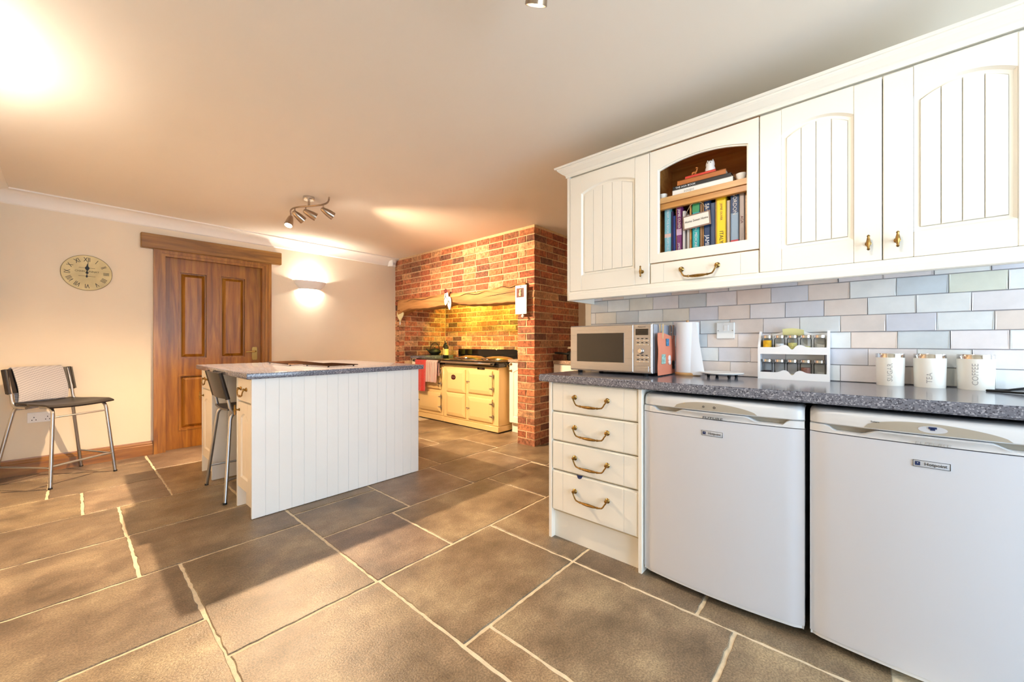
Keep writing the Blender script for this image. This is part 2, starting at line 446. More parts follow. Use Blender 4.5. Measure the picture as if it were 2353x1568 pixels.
def slab_mesh(x0, x1, y0, y1):
    g = 0.0072
    x0, x1, y0, y1 = x0+g, x1-g, y0+g, y1-g
    per = []
    def side(ax, ay, bx, by):
        n = max(2, int(math.hypot(bx-ax, by-ay)/0.03))
        for k in range(n):
            t = k/n; j = 0 if k == 0 else rs.gauss(0, 0.0016)
            nx, ny = (by-ay), -(bx-ax); l = math.hypot(nx, ny)
            per.append((ax+(bx-ax)*t + nx/l*j, ay+(by-ay)*t + ny/l*j))
    side(x0, y0, x1, y0); side(x1, y0, x1, y1); side(x1, y1, x0, y1); side(x0, y1, x0, y0)
    cx, cy = (x0+x1)/2, (y0+y1)/2
    mb = MB(); bm = mb.bm
    def ring(ins, z):
        out = []
        for px, py in per:
            dx = (ins if px < cx else -ins) * (1 if abs(px-cx) > (x1-x0)/2-0.02 else 0)
            dy = (ins if py < cy else -ins) * (1 if abs(py-cy) > (y1-y0)/2-0.02 else 0)
            out.append(bm.verts.new((px+dx, py+dy, z)))
        return out
    A, B_, C_ = ring(0, -0.03), ring(0, -0.0025), ring(0.003, 0)
    n = len(per)
    for P_, Q_ in ((A, B_), (B_, C_)):
        for k in range(n): mb._q((P_[k], P_[(k+1) % n], Q_[(k+1) % n], Q_[k]))
    mb._q(C_)
    return mb
for i, (x0, x1, y0, y1) in enumerate(FL):
    o = part('flagstone', slab_mesh(x0, x1, y0, y1), MT['flagstone'], floor, smooth=False)
    k = rs.uniform(0.94, 1.14); t = rs.choice(TONE); o.color = (t[0]*k, t[1]*k, t[2]*k, 1)

# ---- walls
far = MB().box(LW-.2, .60, FAR, FAR+.22, 0, CE).box(1.48, 4.3, FAR, FAR+.22, 0, CE).box(.60, 1.48, FAR, FAR+.22, 2.0, CE)
struct('wall_far', far, MT['wall'], 'cream plaster wall with the panelled door')
struct('wall_left', MB().box(LW-.2, LW, 1.2, FAR, 0, CE), MT['wall'], 'cream plaster side wall with a wall light')
struct('wall_left_return', MB().box(-2.4, LW-.2, 1.2, 1.4, 0, CE), MT['wall'], 'cream plaster return wall')
wl = MB().box(-2.4, -2.2, -2.8, 1.2, 0, CE)
struct('wall_left_rear', wl, MT['wall'], 'plain cream plaster wall behind the camera')
wr = MB().box(-2.4, -.8, -2.9, -2.7, 0, CE).box(2.1, 4.3, -2.9, -2.7, 0, CE).box(-.8, 2.1, -2.9, -2.7, 2.2, CE).box(-.8, 2.1, -2.9, -2.7, 0, .1)
struct('wall_rear', wr, MT['wall'], 'cream plaster wall around the garden doors')
wright = struct('wall_right', MB().box(RW, 4.3, -2.7, 1.405, 0, CE), MT['tile_grout'], 'right wall with glazed brick tiles above the worktop')
part('plaster', MB().box(RW-.001, RW-.008, 1.362, 1.405, 0, CE).box(RW-.001, RW-.008, -2.7, 1.362, 1.459, CE), MT['wall'], wright)
part('plaster', MB().box(RW-.001, RW-.008, -2.7, -.60, 0, .918), MT['wall'], wright)
struct('wall_recess', MB().box(4.1, 4.3, 1.405, 2.55, 0, CE), MT['wall'], 'shaded cream wall at the back of the recess')
# windows behind the camera
w2 = struct('window_1', MB().frame([(-.8,.1),(2.1,.1),(2.1,2.2),(-.8,2.2)], [(-.73,.17),(2.03,.17),(2.03,2.13),(-.73,2.13)], 'y', -2.85, -2.78)
            .box(.61, .69, -2.85, -2.78, .17, 2.13), MT['window_frame'], 'white framed glazed garden doors')

# coving
def coving(n=7, p=.105):
    pts = [(0, CE), (0, CE-p-.008), (.010, CE-p)]
    for k in range(n+1):
        a = pi/2*k/n
        pts.append((.012+(p-.012)*(1-math.cos(a)), CE-p+(p-.012)*math.sin(a)))
    pts += [(p+.006, CE-.012), (p+.006, CE)]
    return pts
struct('trim_1', MB().prism([(FAR-a, b) for a, b in coving()], 'x', LW, 3.225), MT['coving'], 'white concave coving along the door wall', smooth=True)
struct('trim_2', MB().prism([(LW+a, b) for a, b in coving()], 'y', 1.2, FAR), MT['coving'], 'white concave coving along the left wall', smooth=True)
# skirting
def skirting(x0, x1):
    return MB().prism([(FAR, 0), (FAR-.022, 0), (FAR-.022, .095), (FAR-.017, .102), (FAR-.017, .112), (FAR-.010, .125), (FAR-.008, .135), (FAR, .135)], 'x', x0, x1)
struct('baseboard_far', skirting(LW, .53), MT['base_wood'], 'stained wood skirting left of the door')
struct('baseboard_far_right', skirting(1.56, 3.225), MT['base_wood'], 'stained wood skirting right of the door')

# ---- door
DY = 5.262
lin = MB().box(.436, 1.662, FAR-.055, FAR+.01, 2.028, 2.172, .006)
for v in lin.bm.verts: v.co.z += .004*math.sin(v.co.x*9)
struct('trim_3', lin, MT['lintel_wood'], 'rough timber lintel over the panelled door')
arch = MB()
for (w0, w1, d) in ((0, .034, .032), (.03, .062, .024), (.058, .09, .014)):
    o_ = [(.529+w0, 0), (.529+w0, 2.058-w0), (1.559-w0, 2.058-w0), (1.559-w0, 0)]
    i_ = [(.529+w1, 0), (.529+w1, 2.058-w1), (1.559-w1, 2.058-w1), (1.559-w1, 0)]
    for k in range(3):
        q = [o_[k], o_[k+1], i_[k+1], i_[k]]
        arch.prism(q, 'y', FAR+.002, FAR-d)
arch.box(.60, .618, FAR-.005, FAR+.2, 0, 1.995).box(1.472, 1.49, FAR-.005, FAR+.2, 0, 1.995).box(.60, 1.49, FAR-.005, FAR+.2, 1.977, 1.995)
struct('trim_4', arch, MT['frame_wood'], 'moulded stained wood architrave around the door')
dl, dr = .619, 1.471
leaf = MB()
P_ = [(.729, .976, .926, 1.845), (1.079, 1.328, .926, 1.845), (.729, .976, .185, .766), (1.079, 1.328, .185, .766)]
xs = [dl, .729, .976, 1.079, 1.328, dr]
leaf.box(dl, .729, DY, DY+.04, .001, 1.976).box(1.328, dr, DY, DY+.04, .001, 1.976)
for a, c in ((.001, .185), (.766, .926), (1.845, 1.976)): leaf.box(.729, 1.328, DY, DY+.04, a, c)
for a, c in ((.185, .766), (.926, 1.845)): leaf.box(.976, 1.079, DY, DY+.04, a, c)
door = struct('door_1', leaf, MT['door_wood'], 'brown stained four-panel wooden door')
for (x0, x1, z0, z1) in P_:
    pn = MB()
    O_ = [(x0, z0), (x1, z0), (x1, z1), (x0, z1)]
    ins = lambda d: [(x0+d, z0+d), (x1-d, z0+d), (x1-d, z1-d), (x0+d, z1-d)]
    pn.frame(O_, ins(.014), 'y', DY+.03, DY-.005)
    bm = pn.bm; R0 = [bm.verts.new((a, DY+.024, c)) for a, c in ins(.012)]; R1 = [bm.verts.new((a, DY+.024, c)) for a, c in ins(.026)]; R2 = [bm.verts.new((a, DY+.004, c)) for a, c in ins(.055)]
    for A_, B_ in ((R0, R1), (R1, R2)):
        for k in range(4): pn._q((A_[k], A_[(k+1) % 4], B_[(k+1) % 4], B_[k]))
    pn._q(R2)
    part('door_panel', pn, MT['door_wood'], door, smooth=False)
hp = MB().prism([(1.388, .90), (1.43, .90), (1.436, .92), (1.436, 1.03), (1.43, 1.05), (1.388, 1.05), (1.382, 1.03), (1.382, .92)], 'y', DY+.001, DY-.008)
hd = part('door_handle', hp, MT['gold'], door, 'polished brass lever handle on plate')
part('lever', MB().tube([(1.409, DY-.006, 1.0), (1.409, DY-.05, 1.0), (1.40, DY-.058, 1.0), (1.31, DY-.055, .995)], .008), MT['gold'], hd)

struct('wall_light_block', MB().box(.4, 1.7, FAR+.22, FAR+.3, -.02, CE), MT['wall'], 'added unseen panel blocking daylight behind the closed door')  # unseen panel added so no sky light leaks in under the door
# ---- brick chimney breast
BX = 3.225; NB = 4.10; NL = 5.10
PITCH = .0753
brick_me = []
for k in range(6):
    mb = MB().box(-.5, .5, -.5, .5, -.5, .5, .035, 2)
    rr_ = random.Random(k)
    for v in mb.bm.verts: v.co += Vector((rr_.gauss(0, .012), rr_.gauss(0, .012), rr_.gauss(0, .018)))
    me = mb.mesh('brick', smooth=False); me.materials.append(MT['brick']); brick_me.append(me)
BC = [srgb(164, 96, 64), srgb(174, 108, 76), srgb(152, 86, 60), srgb(138, 86, 64), srgb(112, 74, 58), srgb(172, 126, 92), srgb(176, 114, 78), srgb(148, 98, 72), srgb(184, 140, 104), srgb(158, 102, 74)]
rb = random.Random(11)
def brick(parent, x0, x1, y0, y1, z0):
    o = bpy.data.objects.new('brick', rb.choice(brick_me)); COL.objects.link(o); o.parent = parent
    j = rb.gauss(0, .0016)
    o.location = Vector(((x0+x1)/2+j, (y0+y1)/2+j, z0+.0325)) - WL[parent]
    h_ = min(.063, CE-z0-.002); o.scale = (x1-x0-.003, y1-y0-.003, h_); o.location.z = z0+.002+h_/2-WL[parent].z
    c = rb.choice(BC); k = rb.uniform(.85, 1.15); o.color = (c[0]*k, c[1]*k, c[2]*k, 1)
M_ = .008
cf = MB().box(BX+M_, 4.3, 2.77, FAR+.2, 1.745, CE).box(BX+M_, BX+.12, 2.77, FAR+.2, 1.62, 1.745).box(BX+M_, 4.3, NL+.06, FAR+.2, 0, 1.745).box(BX+M_, BX+.06, NL+.001+M_, NL+.06, 0, 1.62)
chim = struct('wall_chimney', cf, MT['mortar'], 'red brick chimney breast above the cooker recess')
pier = struct('wall_pier', MB().box(BX+M_, 4.3, 2.53+M_, 2.77, 0, CE), MT['mortar'], 'red brick pier beside the cooker recess')
niche = struct('wall_niche', MB().box(NB+M_, 4.3, 2.77, NL+M_, 0, 1.75), MT['mortar'], 'brick back wall of the cooker recess')
niche2 = struct('wall_niche_side', MB().box(BX+M_, NB+M_, NL+M_, NL+.058, 0, 1.75), MT['mortar'], 'brick side wall of the cooker recess')
nc = int(CE/PITCH)+1
for k in range(nc):
    z = k*PITCH
    if z+.02 > CE: continue
    ev = k % 2 == 0
    # pier: corner brick, front fill, side course
    if ev:
        brick(pier, BX, BX+.103, 2.53, 2.768 if z < 1.62 else 2.745, z); xs0 = BX+.103+.010
    else:
        brick(pier, BX, BX+.215, 2.53, 2.642, z); xs0 = BX+.225
        brick(pier, BX, BX+.10, 2.653, 2.768, z)
    x = xs0
    while x < 4.08:
        e = min(x+.215, 4.1); brick(pier, x, e, 2.53, 2.62, z); x = e+.010
    # front above the beam
    if z > 1.6:
        y = 2.756 if ev else 2.778
        while y < FAR-.01:
            e = min(y+.215, FAR); brick(chim, BX, BX+.1, y, e, z); y = e+.010
    elif z > .6:
        brick(chim, BX, BX+.1, NL, FAR-.002, z)
    if .78 < z < 1.73:
        y = 2.78 - (0 if ev else .11)
        while y < NL-.02:
            e = min(y+.215, NL-.01); brick(niche, NB, NB+.08, max(y, 2.772), e, z); y = e+.010
        x = BX+.11 + (.0 if ev else .105)
        if not ev: brick(niche2, BX+.103, x-.010, NL, NL+.03, z)
        while x < NB-.02:
            e = min(x+.215, NB-.001); brick(niche2, x, e, NL, NL+.03, z); x = e+.010

# oak beam
bt = [(5.10,1.74),(4.80,1.732),(4.54,1.727),(4.06,1.736),(3.80,1.73),(3.40,1.701),(3.20,1.712),(3.04,1.73),(2.90,1.728),(2.71,1.745),(2.66,1.755),(2.62,1.735)]
bb = [(5.10,1.50),(4.97,1.54),(4.80,1.572),(4.54,1.559),(4.29,1.556),(3.97,1.577),(3.80,1.599),(3.70,1.572),(3.55,1.55),(3.18,1.532),(2.80,1.532),(2.62,1.54)]
def interp(T, y):
    for (a, u), (c, v) in zip(T, T[1:]):
        if c <= y <= a: return v + (u-v)*(y-c)/(a-c)
    return T[-1][1] if y < T[-1][0] else T[0][1]
bm_ = MB(); rings = []
NY = 60
for k in range(NY+1):
    y = 5.09 + (2.625-5.09)*k/NY
    t, bo = interp(bt, y), interp(bb, y)
    xf = 3.165 + .012*math.sin(y*5.1) + (.03*max(0, (y-3.75)))*.5
    zs = [(xf+.14, bo), (xf+.03, bo+.002), (xf+.006, bo+.018), (xf+.0, bo+(t-bo)*.4), (xf+.004, bo+(t-bo)*.7), (xf+.012, t-.014), (xf+.03, t), (xf+.14, t)]
    rings.append([bm_.bm.verts.new((a, y, c + .003*math.sin(y*37+i))) for i, (a, c) in enumerate(zs)])
for A_, B_ in zip(rings, rings[1:]):
    for i in range(8): bm_._q((A_[i], A_[(i+1) % 8], B_[(i+1) % 8], B_[i]))
bm_._q(rings[0]); bm_._q(rings[-1][::-1])
beam = solo('oak_beam', bm_, MT['oak_beam'], 'gnarled oak beam spanning the brick cooker recess', 'beam', (3.2, 3.86, 1.55))
def beamx(y): return 3.165 + .012*math.sin(y*5.1) + .015*max(0, (y-3.75))
for Y0, Y1, zz in ((2.72, 3.25, 1.655), (2.66, 3.1, 1.716), (3.1, 3.75, 1.683), (4.1, 4.95, 1.70)):
    pts = [(beamx(Y0+(Y1-Y0)*k/12)+.002, Y0+(Y1-Y0)*k/12, zz + (-.03*(k/12)**1.5 if Y0 == 2.72 else (.012*math.sin(k)))) for k in range(13)]
    part('crack', MB().tube(pts, [.0005+.003*math.sin(pi*k/12) for k in range(13)], 5), MT['black_gap'], beam)

# ---- glazed wall tiles
TC = {'w': srgb(232,233,232), 'g': srgb(204,210,214), 'b': srgb(206,214,220), 'p': srgb(230,216,207), 'c': srgb(226,221,211), 'l': srgb(214,214,222), 's': srgb(220,222,208), 'k': srgb(229,223,224)}
ROWS = [(.922,.997,.050,'kklwkpklwkpcw'),(.998,1.073,.107,'wlkwpwlkwlkwk'),(1.0745,1.149,.013,'lwkwgpkwwpgkw'),(1.1505,1.225,.050,'wcgwkwpkwplwpb'),(1.2265,1.302,.109,'wcgwclpklpwwk'),(1.3035,1.38,.017,'gwckgkplpwbsw'),(1.3815,1.457,.058,'kpwlpkwlpkkwl')]
tile_me = []
for k in range(4):
    mb = MB().box(-.5, .5, -.5, .5, -.5, .5)
    bmesh.ops.bevel(mb.bm, geom=[e for e in mb.bm.edges if all(v.co.x < 0 for v in e.verts)], offset=.022, segments=2, affect='EDGES')
    rr_ = random.Random(40+k)
    for v in mb.bm.verts:
        if v.co.x < 0: v.co += Vector((rr_.gauss(0, .05), rr_.gauss(0, .003), rr_.gauss(0, .006)))
    me = mb.mesh('wall_tile', smooth=False); me.materials.append(MT['tile']); tile_me.append(me)
for z0, z1, ph, cs in ROWS:
    ys = [ph + .1522*k for k in range(-7, 9)]
    ys = sorted([y for y in ys if -.9 < y < 1.33] + [1.362], reverse=True)
    for i, (a, c) in enumerate(zip(ys, ys[1:])):
        if a - c < .02: continue
        o = bpy.data.objects.new('wall_tile', rs.choice(tile_me)); COL.objects.link(o); o.parent = wright
        o.location = (RW-.003, (a+c)/2, (z0+z1)/2); o.scale = (.010, a-c-.0022, z1-z0-.0022)
        o.rotation_euler = (0, rs.gauss(0, .006), rs.gauss(0, .006))
        o.color = (*TC[cs[i % len(cs)]], 1)

# ================================================================== FITTED KITCHEN
def bail_handle(parent, F, hw=.096, name='handle', label=None, m='brass', s=1.0):
    """drop handle: two rosettes and a hanging bow; F maps u,v,w to the world"""
    mb = MB()
    for sg in (-1, 1):
        mb.lathe([(0, .0), (.0125*s, .0), (.0135*s, .003), (.010*s, .007), (.006*s, .010), (.009*s, .016), (.008*s, .022), (0, .025)], (sg*hw, 0, 0), 12)
    pts, R = [], []
    for u, v, w, r in ((-1, .0, .018, .0042), (-.99, -.010, .021, .004), (-.93, -.018, .023, .0038), (-.86, -.030, .024, .0038), (-.78, -.038, .024, .004), (-.62, -.041, .025, .004), (-.5, -.042, .025, .0062), (-.47, -.042, .025, .0042), (-.3, -.043, .025, .0068), (0, -.0435, .025, .0082)):
        pts.append((u*hw, v, w)); R.append(r*s)
    pts += [(-a, b_, c_) for a, b_, c_ in pts[-2::-1]]; R += R[-2::-1]
    mb.tube(pts, R, 8)
    return part(name, mb.M(F), MT[m], parent, label)
def t_knob(parent, F, L_=.03, name='knob', m='brass'):
    mb = MB().lathe([(0, 0), (.010, 0), (.010, .003), (.005, .006), (.0045, .020), (.007, .024), (0, .028)], (0, 0, 0), 10)
    mb.tube([(0, -L_, .026), (0, -L_*.85, .026), (0, -L_*.7, .026), (0, -L_*.3, .026), (0, 0, .026), (0, L_*.3, .026), (0, L_*.7, .026), (0, L_*.85, .026), (0, L_, .026)],
            [.002, .0055, .0035, .006, .0075, .006, .0035, .0055, .002], 8)
    return part(name, mb.M(F), MT[m], parent)

def arch_pts(u0, u1, vs, vt, n=14):
    """arched top from right to left"""
    out = []
    for k in range(n+1):
        t = k/n; u = u1 + (u0-u1)*t
        out.append((u, vs + (vt-vs)*(1 - (2*t-1)**2)))
    return out
def cab_door(parent, F, w, h, st=.087, br=.092, tr_s=.112, tr_c=.075, m='cream_paint', planks=5, name='door', rise=True):
    u0, u1, v0 = st, w-st, br; vs, vt = h-tr_s, h-tr_c
    mb = MB(); g = .0006; T = .020
    mb.box(0, st-g, 0, h, 0, T, .0022).box(w-st+g, w, 0, h, 0, T, .0022).box(st, w-st, 0, br, 0, T, .0012)
    A = arch_pts(u0, u1, vs, vt)
    mb.prism([(u0, h), (u1, h)] + A, 'z', 0, T)
    mb.box(.004, w-.004, .004, h-.004, .001, .006)
    # moulding slope
    def loop(i, dv):
        a = arch_pts(u0+i, u1-i, vs-i*.9, vt-i, 14)
        return [(u0+i, v0+i), (u1-i, v0+i)] + a
    def rg(i, wz): return [mb.bm.verts.new((a, b_, wz)) for a, b_ in loop(i, 0)]
    R0, R1, R2 = rg(0, T-.001), rg(.007, .0105), rg(.016, .0085)
    for A_, B_ in ((R0, R1), (R1, R2)):
        n = len(A_)
        for k in range(n): mb._q((A_[k], A_[(k+1) % n], B_[(k+1) % n], B_[k]))
    d = part(name, mb.M(F), MT[m], parent, smooth=False)
    i = .018; a0, a1 = u0+i, u1-i
    top = lambda u: (vs-i) + (vt-vs)*(1 - (2*(u-a0)/(a1-a0)-1)**2)
    for k in range(planks):
        p0 = a0 + (a1-a0)*k/planks + (.0011 if k else 0); p1 = a0 + (a1-a0)*(k+1)/planks - (.0011 if k < planks-1 else 0)
        poly = [(p0, v0+i), (p1, v0+i)] + [(p1+(p0-p1)*q/4, top(p1+(p0-p1)*q/4)) for q in range(5)]
        part('plank', MB().prism(poly, 'z', .004, .0145, .0012).M(F), MT[m], d, smooth=False)
    return d
def drawer_front(parent, F, w, h, m='cream_paint', st=.073, name='drawer', seams=True):
    mb = MB().box(0, w, 0, h, 0, .015, .003)
    e = .006; g = .0006
    if seams:
        for a, c in ((e, st-g), (st+g, w-st-g), (w-st+g, w-e)): mb.box(a, c, e, h-e, .010, .0205, .0008)
    else: mb.box(e, w-e, e, h-e, .010, .0205, .0008)
    return part(name, mb.M(F), MT[m], parent, smooth=False)

CT = .920; CU = .880         # worktop top / underside
# ---- base drawer unit
u = thing('drawer_unit', 'cream four-drawer base unit at the end of the worktop, beside the fridge', 'drawer unit', (1.95, 1.03, 0))
part('carcass', MB().box(1.816, 2.36, .777, 1.284, .15, CU-.004), MT['carcass'], u, smooth=False)
part('side_panel', MB().box(1.793, 2.36, 1.284, 1.303, 0, CU-.002, .001), MT['cream_paint'], u, smooth=False)
part('side_panel', MB().box(1.789, 2.36, .757, .776, 0, CU-.002, .002), MT['cream_paint'], u, smooth=False)
part('plinth', MB().box(1.826, 1.845, .776, 1.284, 0, .158), MT['cream_paint'], u, smooth=False)
for a, c in ((.718, .876), (.555, .712), (.391, .549), (.162, .384)):
    d = drawer_front(u, FX(1.815, 1.283, a), .504, c-a)
    bail_handle(d, FX(1.7945, 1.0345, a+(c-a)*(.53 if c-a < .2 else .60)+.004))
solo('cloth_scrap', MB().sheet(lambda a, c: Vector((1.787+.012*c*(1-c)-.004*math.sin(a*pi), 1.115-.035*a, .391-.016*c*math.sin(a*pi)**.5+.004*(1-c))), 8, 4, .002), MT['ink_blue'],
     'dark blue scrap of cloth caught above the bottom drawer', 'cloth', (1.787, 1.1, .386))

# ---- worktop over the run
wt = MB().prism([(1.772, 1.358), (2.363, 1.358), (2.363, -.56), (1.772, -.56)], 'z', CU, CT)
bmesh.ops.bevel(wt.bm, geom=[e for e in wt.bm.edges if all(v.co.x < 1.8 for v in e.verts) and abs(e.verts[0].co.z-e.verts[1].co.z) < .001] , offset=.006, segments=3, affect='EDGES')
solo('worktop', wt, MT['worktop'], 'speckled grey worktop under the microwave and canisters', 'worktop', (2.07, .4, CU))
solo('end_panel', MB().box(1.79, 2.36, -.545, -.525, 0, CU, .001), MT['cream_paint'], 'cream end panel past the second fridge', 'panel', (2.07, -.535, 0), smooth=False)

# ---- two under-counter refrigerators
def fridge(yl, label, kind):
    Wd = .612; yr = yl - Wd; yc = (yl+yr)/2
    o = thing('refrigerator', label, 'refrigerator', (2.07, yc, 0), group='pair of white under-counter fridges')
    fx = lambda y: 1.800 - .024*(1-((y-yc)/(Wd/2))**2) + max(0, abs(y-yc)/(Wd/2)-.905)*.10
    part('cabinet', MB().box(1.846, 2.345, yr+.012, yl-.012, .035, .855, .004), MT['fridge_white'], o)
    # door: curved front
    n = 20; ys = [yl - Wd*k/n for k in range(n+1)]
    def plan(ins=0):
        pts = [(1.842, yl-ins), (1.806, yl-ins)]
        for k, y in enumerate(ys):
            yy = min(max(y, yr+.006+ins), yl-.006-ins); pts.append((fx(yy)+ins, yy))
        pts += [(1.806, yr+ins), (1.842, yr+ins)]
        return pts
    d = part('door', MB().prism(plan(), 'z', .042, .7755), MT['fridge_white'], o)
    part('door_trim', MB().prism(plan(.002), 'z', .030, .0415), MT['fridge_cap'], d)
    # top cap with finger scoops and raised grip lip
    def ctop(y):
        s_ = yl - y
        def st(a, c): t = min(max((s_-a)/(c-a), 0), 1); return t*t*(3-2*t)
        z = .8055 - .019*st(.045, .075) + .019*st(.545, .565)
        z += .0175*(st(.140, .185) - st(.42, .468))
        return z
    def lip(y):
        s_ = yl - y; t = min(max((s_-.14)/(.468-.14), 0), 1); return .014*math.sin(pi*t)**.6 if 0 < t < 1 else 0
    cap = MB()
    def fc(a, c):
        y = yl - Wd*a; yy = min(max(y, yr+.005), yl-.005)
        z0 = .7785
        if c < .7: t = c/.7; return Vector((fx(yy) - lip(y)*t*t, y, z0 + (ctop(y)-z0)*t))
        t = (c-.7)/.3; return Vector((fx(yy) - lip(y)*(1-t)**2 + .042*t, y, ctop(y) + .002*math.sin(pi*t)))
    cap.sheet(fc, 56, 9)
    c_ = part('door_cap', cap, MT['fridge_cap'], d)
    part('grip_recess', MB().box(1.812, 1.85, yr+.015, yl-.015, .780, .822), MT['fridge_grey'], o)
    # control fascia
    prof = [(.040, .8085), (.004, .8085), (0, .812), (0, .838), (.003, .850), (.009, .857), (.018, .861), (.07, .863)]
    fa = MB()
    def ff(a, c):
        y = yl - Wd*a; yy = min(max(y, yr+.008), yl-.008); k = c*(len(prof)-1); i = min(int(k), len(prof)-2); t = k-i
        px = prof[i][0]+(prof[i+1][0]-prof[i][0])*t; pz = prof[i][1]+(prof[i+1][1]-prof[i][1])*t
        edge = max(0, 1-min(a, 1-a)/.022)
        return Vector((fx(yy)+px+.010*edge**2, y, pz-.006*edge**2*(pz > .83)))
    fa.sheet(ff, 48, 14)
    f_ = part('control_fascia', fa, MT['fridge_cap'], o)
    def fl(a, c):
        y = yl-.147-.318*a; zt = .8125 + .034*max(0, math.sin(pi*a**.85))**.55
        z = .8125+(zt-.8125)*c
        return Vector((fx(y)-.0012+max(0, z-.838)*.27, y, z))
    part('control_panel', MB().sheet(fl, 30, 6), MT['fridge_grey'], f_)
    if kind == 0:
        for s_, r_ in ((.27, .0042), (.312, .0048)):
            mb = MB().lathe([(r_*.6, .0), (r_*.6, .001), (r_, .001), (r_, .0)], (0, 0, 0), 14).M(FX(fx(yl-s_)-.0015, yl-s_, .828)); part('button', mb, MT['ink'], f_)
        part('pilot_light', MB().lathe([(.0016, 0), (.001, .0015), (0, .002)], (0, 0, 0), 8).M(FX(fx(yl-.19)-.001, yl-.19, .835)), MT['spice_yellow'], f_)
    else:
        y = yl-.306
        part('display_window', MB().lathe([(.0, 0.0), (.032, 0)], (0, 0, 0), 20).M(FX(fx(y)-.0016, y, .828) @ Matrix.Diagonal((1, .34, 1, 1))), MT['badge'], f_)
        part('display_symbol', MB().box(-.009, .009, -.0015, .0045, 0, .001).box(-.005, .005, -.006, .0, 0, .001).M(FX(fx(y)-.0025, y, .832)), MT['ink_blue'], f_, 'dark blue symbol')
        lettering('lettering', 'Future', FX(fx(yl-.175)-.0018, yl-.175, .835), .008, MT['ink'], f_)
    yt = yl-.305
    lettering('lettering', 'FUTURE', FX(fx(yt)-.0045, yt, .7865-.0035) , .0125, MT['ink_soft'] if kind else MT['ink'], d, sx=1.75, shear=.1)
    y0 = yl-.262; y1 = yl-.345; ym = (y0+y1)/2
    bd = part('badge', MB().prism([(-.0415, -.0095), (-.0385, -.0115), (.0385, -.0115), (.0415, -.0095), (.0415, .0095), (.0385, .0115), (-.0385, .0115), (-.0415, .0095)], 'z', -.004, .0012, .0006).M(FX(fx(ym), ym, .718)), MT['badge'], d)
    fm = FX(fx(ym)-.0016, ym, .718)
    part('badge_rim', MB().frame([(-.0405,-.0105),(.0405,-.0105),(.0405,.0105),(-.0405,.0105)], [(-.0395,-.0095),(.0395,-.0095),(.0395,.0095),(-.0395,.0095)], 'z', -.001, .0004).M(fm), MT['ink'], d)
    part('emblem', MB().frame([(-.036,-.006),(-.0245,-.006),(-.0245,.006),(-.036,.006)], [(-.0315,.0),(-.0285,.0),(-.0285,.003),(-.0315,.003)], 'z', 0, .0005).M(fm), MT['ink_blue'], d)
    lettering('lettering', 'Hotpoint', fm @ Matrix.Translation((.009, 0, .0002)), .0135, MT['ink'], d, sx=.98)
    part('base', MB().box(1.90, 2.33, yr+.03, yl-.03, .004, .036), MT['black_gap'], o, smooth=False)
    for y in (yl-.04, yr+.04):
        part('foot', MB().lathe([(.016, 0), (.016, .008), (.010, .010), (.010, .04)], (1.86, y, 0), 12), MT['black_rubber'], o)
    return o
fridge(.752, 'white fridge with round dial marks on its grey panel, next to the drawer unit', 0)
fridge(.124, 'white fridge with a dark blue symbol on its grey panel, under the canisters', 1)

# ---- wall cabinets
DX = 2.075; Z0 = 1.418; DH = .704
def wall_cab(yl, yr, label, knob=None):
    o = thing('wall_cabinet', label, 'cabinet', (2.22, (yl+yr)/2, Z0-.006), group='cream wall cabinets')
    w = yl-yr
    if knob is not None:
        part('body', MB().box(DX, 2.362, yr, yl, Z0-.006, 2.135), MT['cream_paint'], o, smooth=False)
        d = cab_door(o, FX(DX, yl-.0015, Z0), w-.003, DH, planks=5 if w > .45 else 4, st=.082)
        t_knob(d, FX(DX-.020, (yr+.040) if knob == 'r' else (yl-.040), Z0+.068))
    return o
c1 = wall_cab(1.333, .8275, 'cream wall cabinet beside the open bookcase, nearest the brick pier', 'r')
part('end_panel', MB().box(2.056, 2.363, 1.334, 1.353, 1.362, 2.137, .001), MT['cream_paint'], c1, smooth=False)
wall_cab(.3235, -.0795, 'cream wall cabinet between the bookcase and the end wall cabinet', 'r')
wall_cab(-.0800, -.485, 'cream wall cabinet above the coffee canister, past its twin', 'l')
# open display cabinet with books
yl, yr = .827, .324
o2 = thing('wall_cabinet', 'cream open-fronted wall cabinet with arched opening, full of cookery books', 'cabinet', (2.22, .575, Z0-.006), group='cream wall cabinets')
bx = MB().box(DX, 2.362, yl-.018, yl-.001, Z0-.006, 2.135).box(DX, 2.362, yr+.001, yr+.018, Z0-.006, 2.135).box(DX, 2.362, yr+.018, yl-.018, 2.117, 2.135).box(DX, 2.362, yr+.018, yl-.018, Z0-.006, 1.55).box(2.345, 2.362, yr+.018, yl-.018, 1.55, 2.117)
part('body', bx, MT['shelf_wood'], o2, smooth=False)
part('shelf', MB().box(DX+.004, 2.345, yr+.018, yl-.018, 1.842, 1.871, .001), MT['light_wood'], o2, smooth=False)
part('rack_rail', MB().box(2.088, 2.112, yr+.018, yl-.018, 1.812, 1.842, .002), MT['shelf_wood'], o2, smooth=False)
for k in range(6):
    y, dw = ((.798, .003), (.710, .0012), (.638, .004), (.577, .0022), (.5182, .0022), (.3865, .004))[k]
    part('divider', MB().box(2.122, 2.34, y-dw, y+dw, 1.55, 1.842), MT['shelf_wood'], o2, smooth=False)
F2 = FX(DX, yl-.0015, 1.527); w2_, h2_ = .500, .595
mb = MB(); st_ = .0425
op = [(st_, .044), (w2_-st_, .044)] + arch_pts(st_, w2_-st_, .490, .523, 14)
outp = [(0, 0), (w2_, 0)] + [(w2_ + (0-w2_)*k/14, h2_) for k in range(15)]
mb.frame(outp, op, 'z', 0, .020)
dd = part('door', mb.M(F2), MT['cream_paint'], o2, smooth=False)
mb = MB()
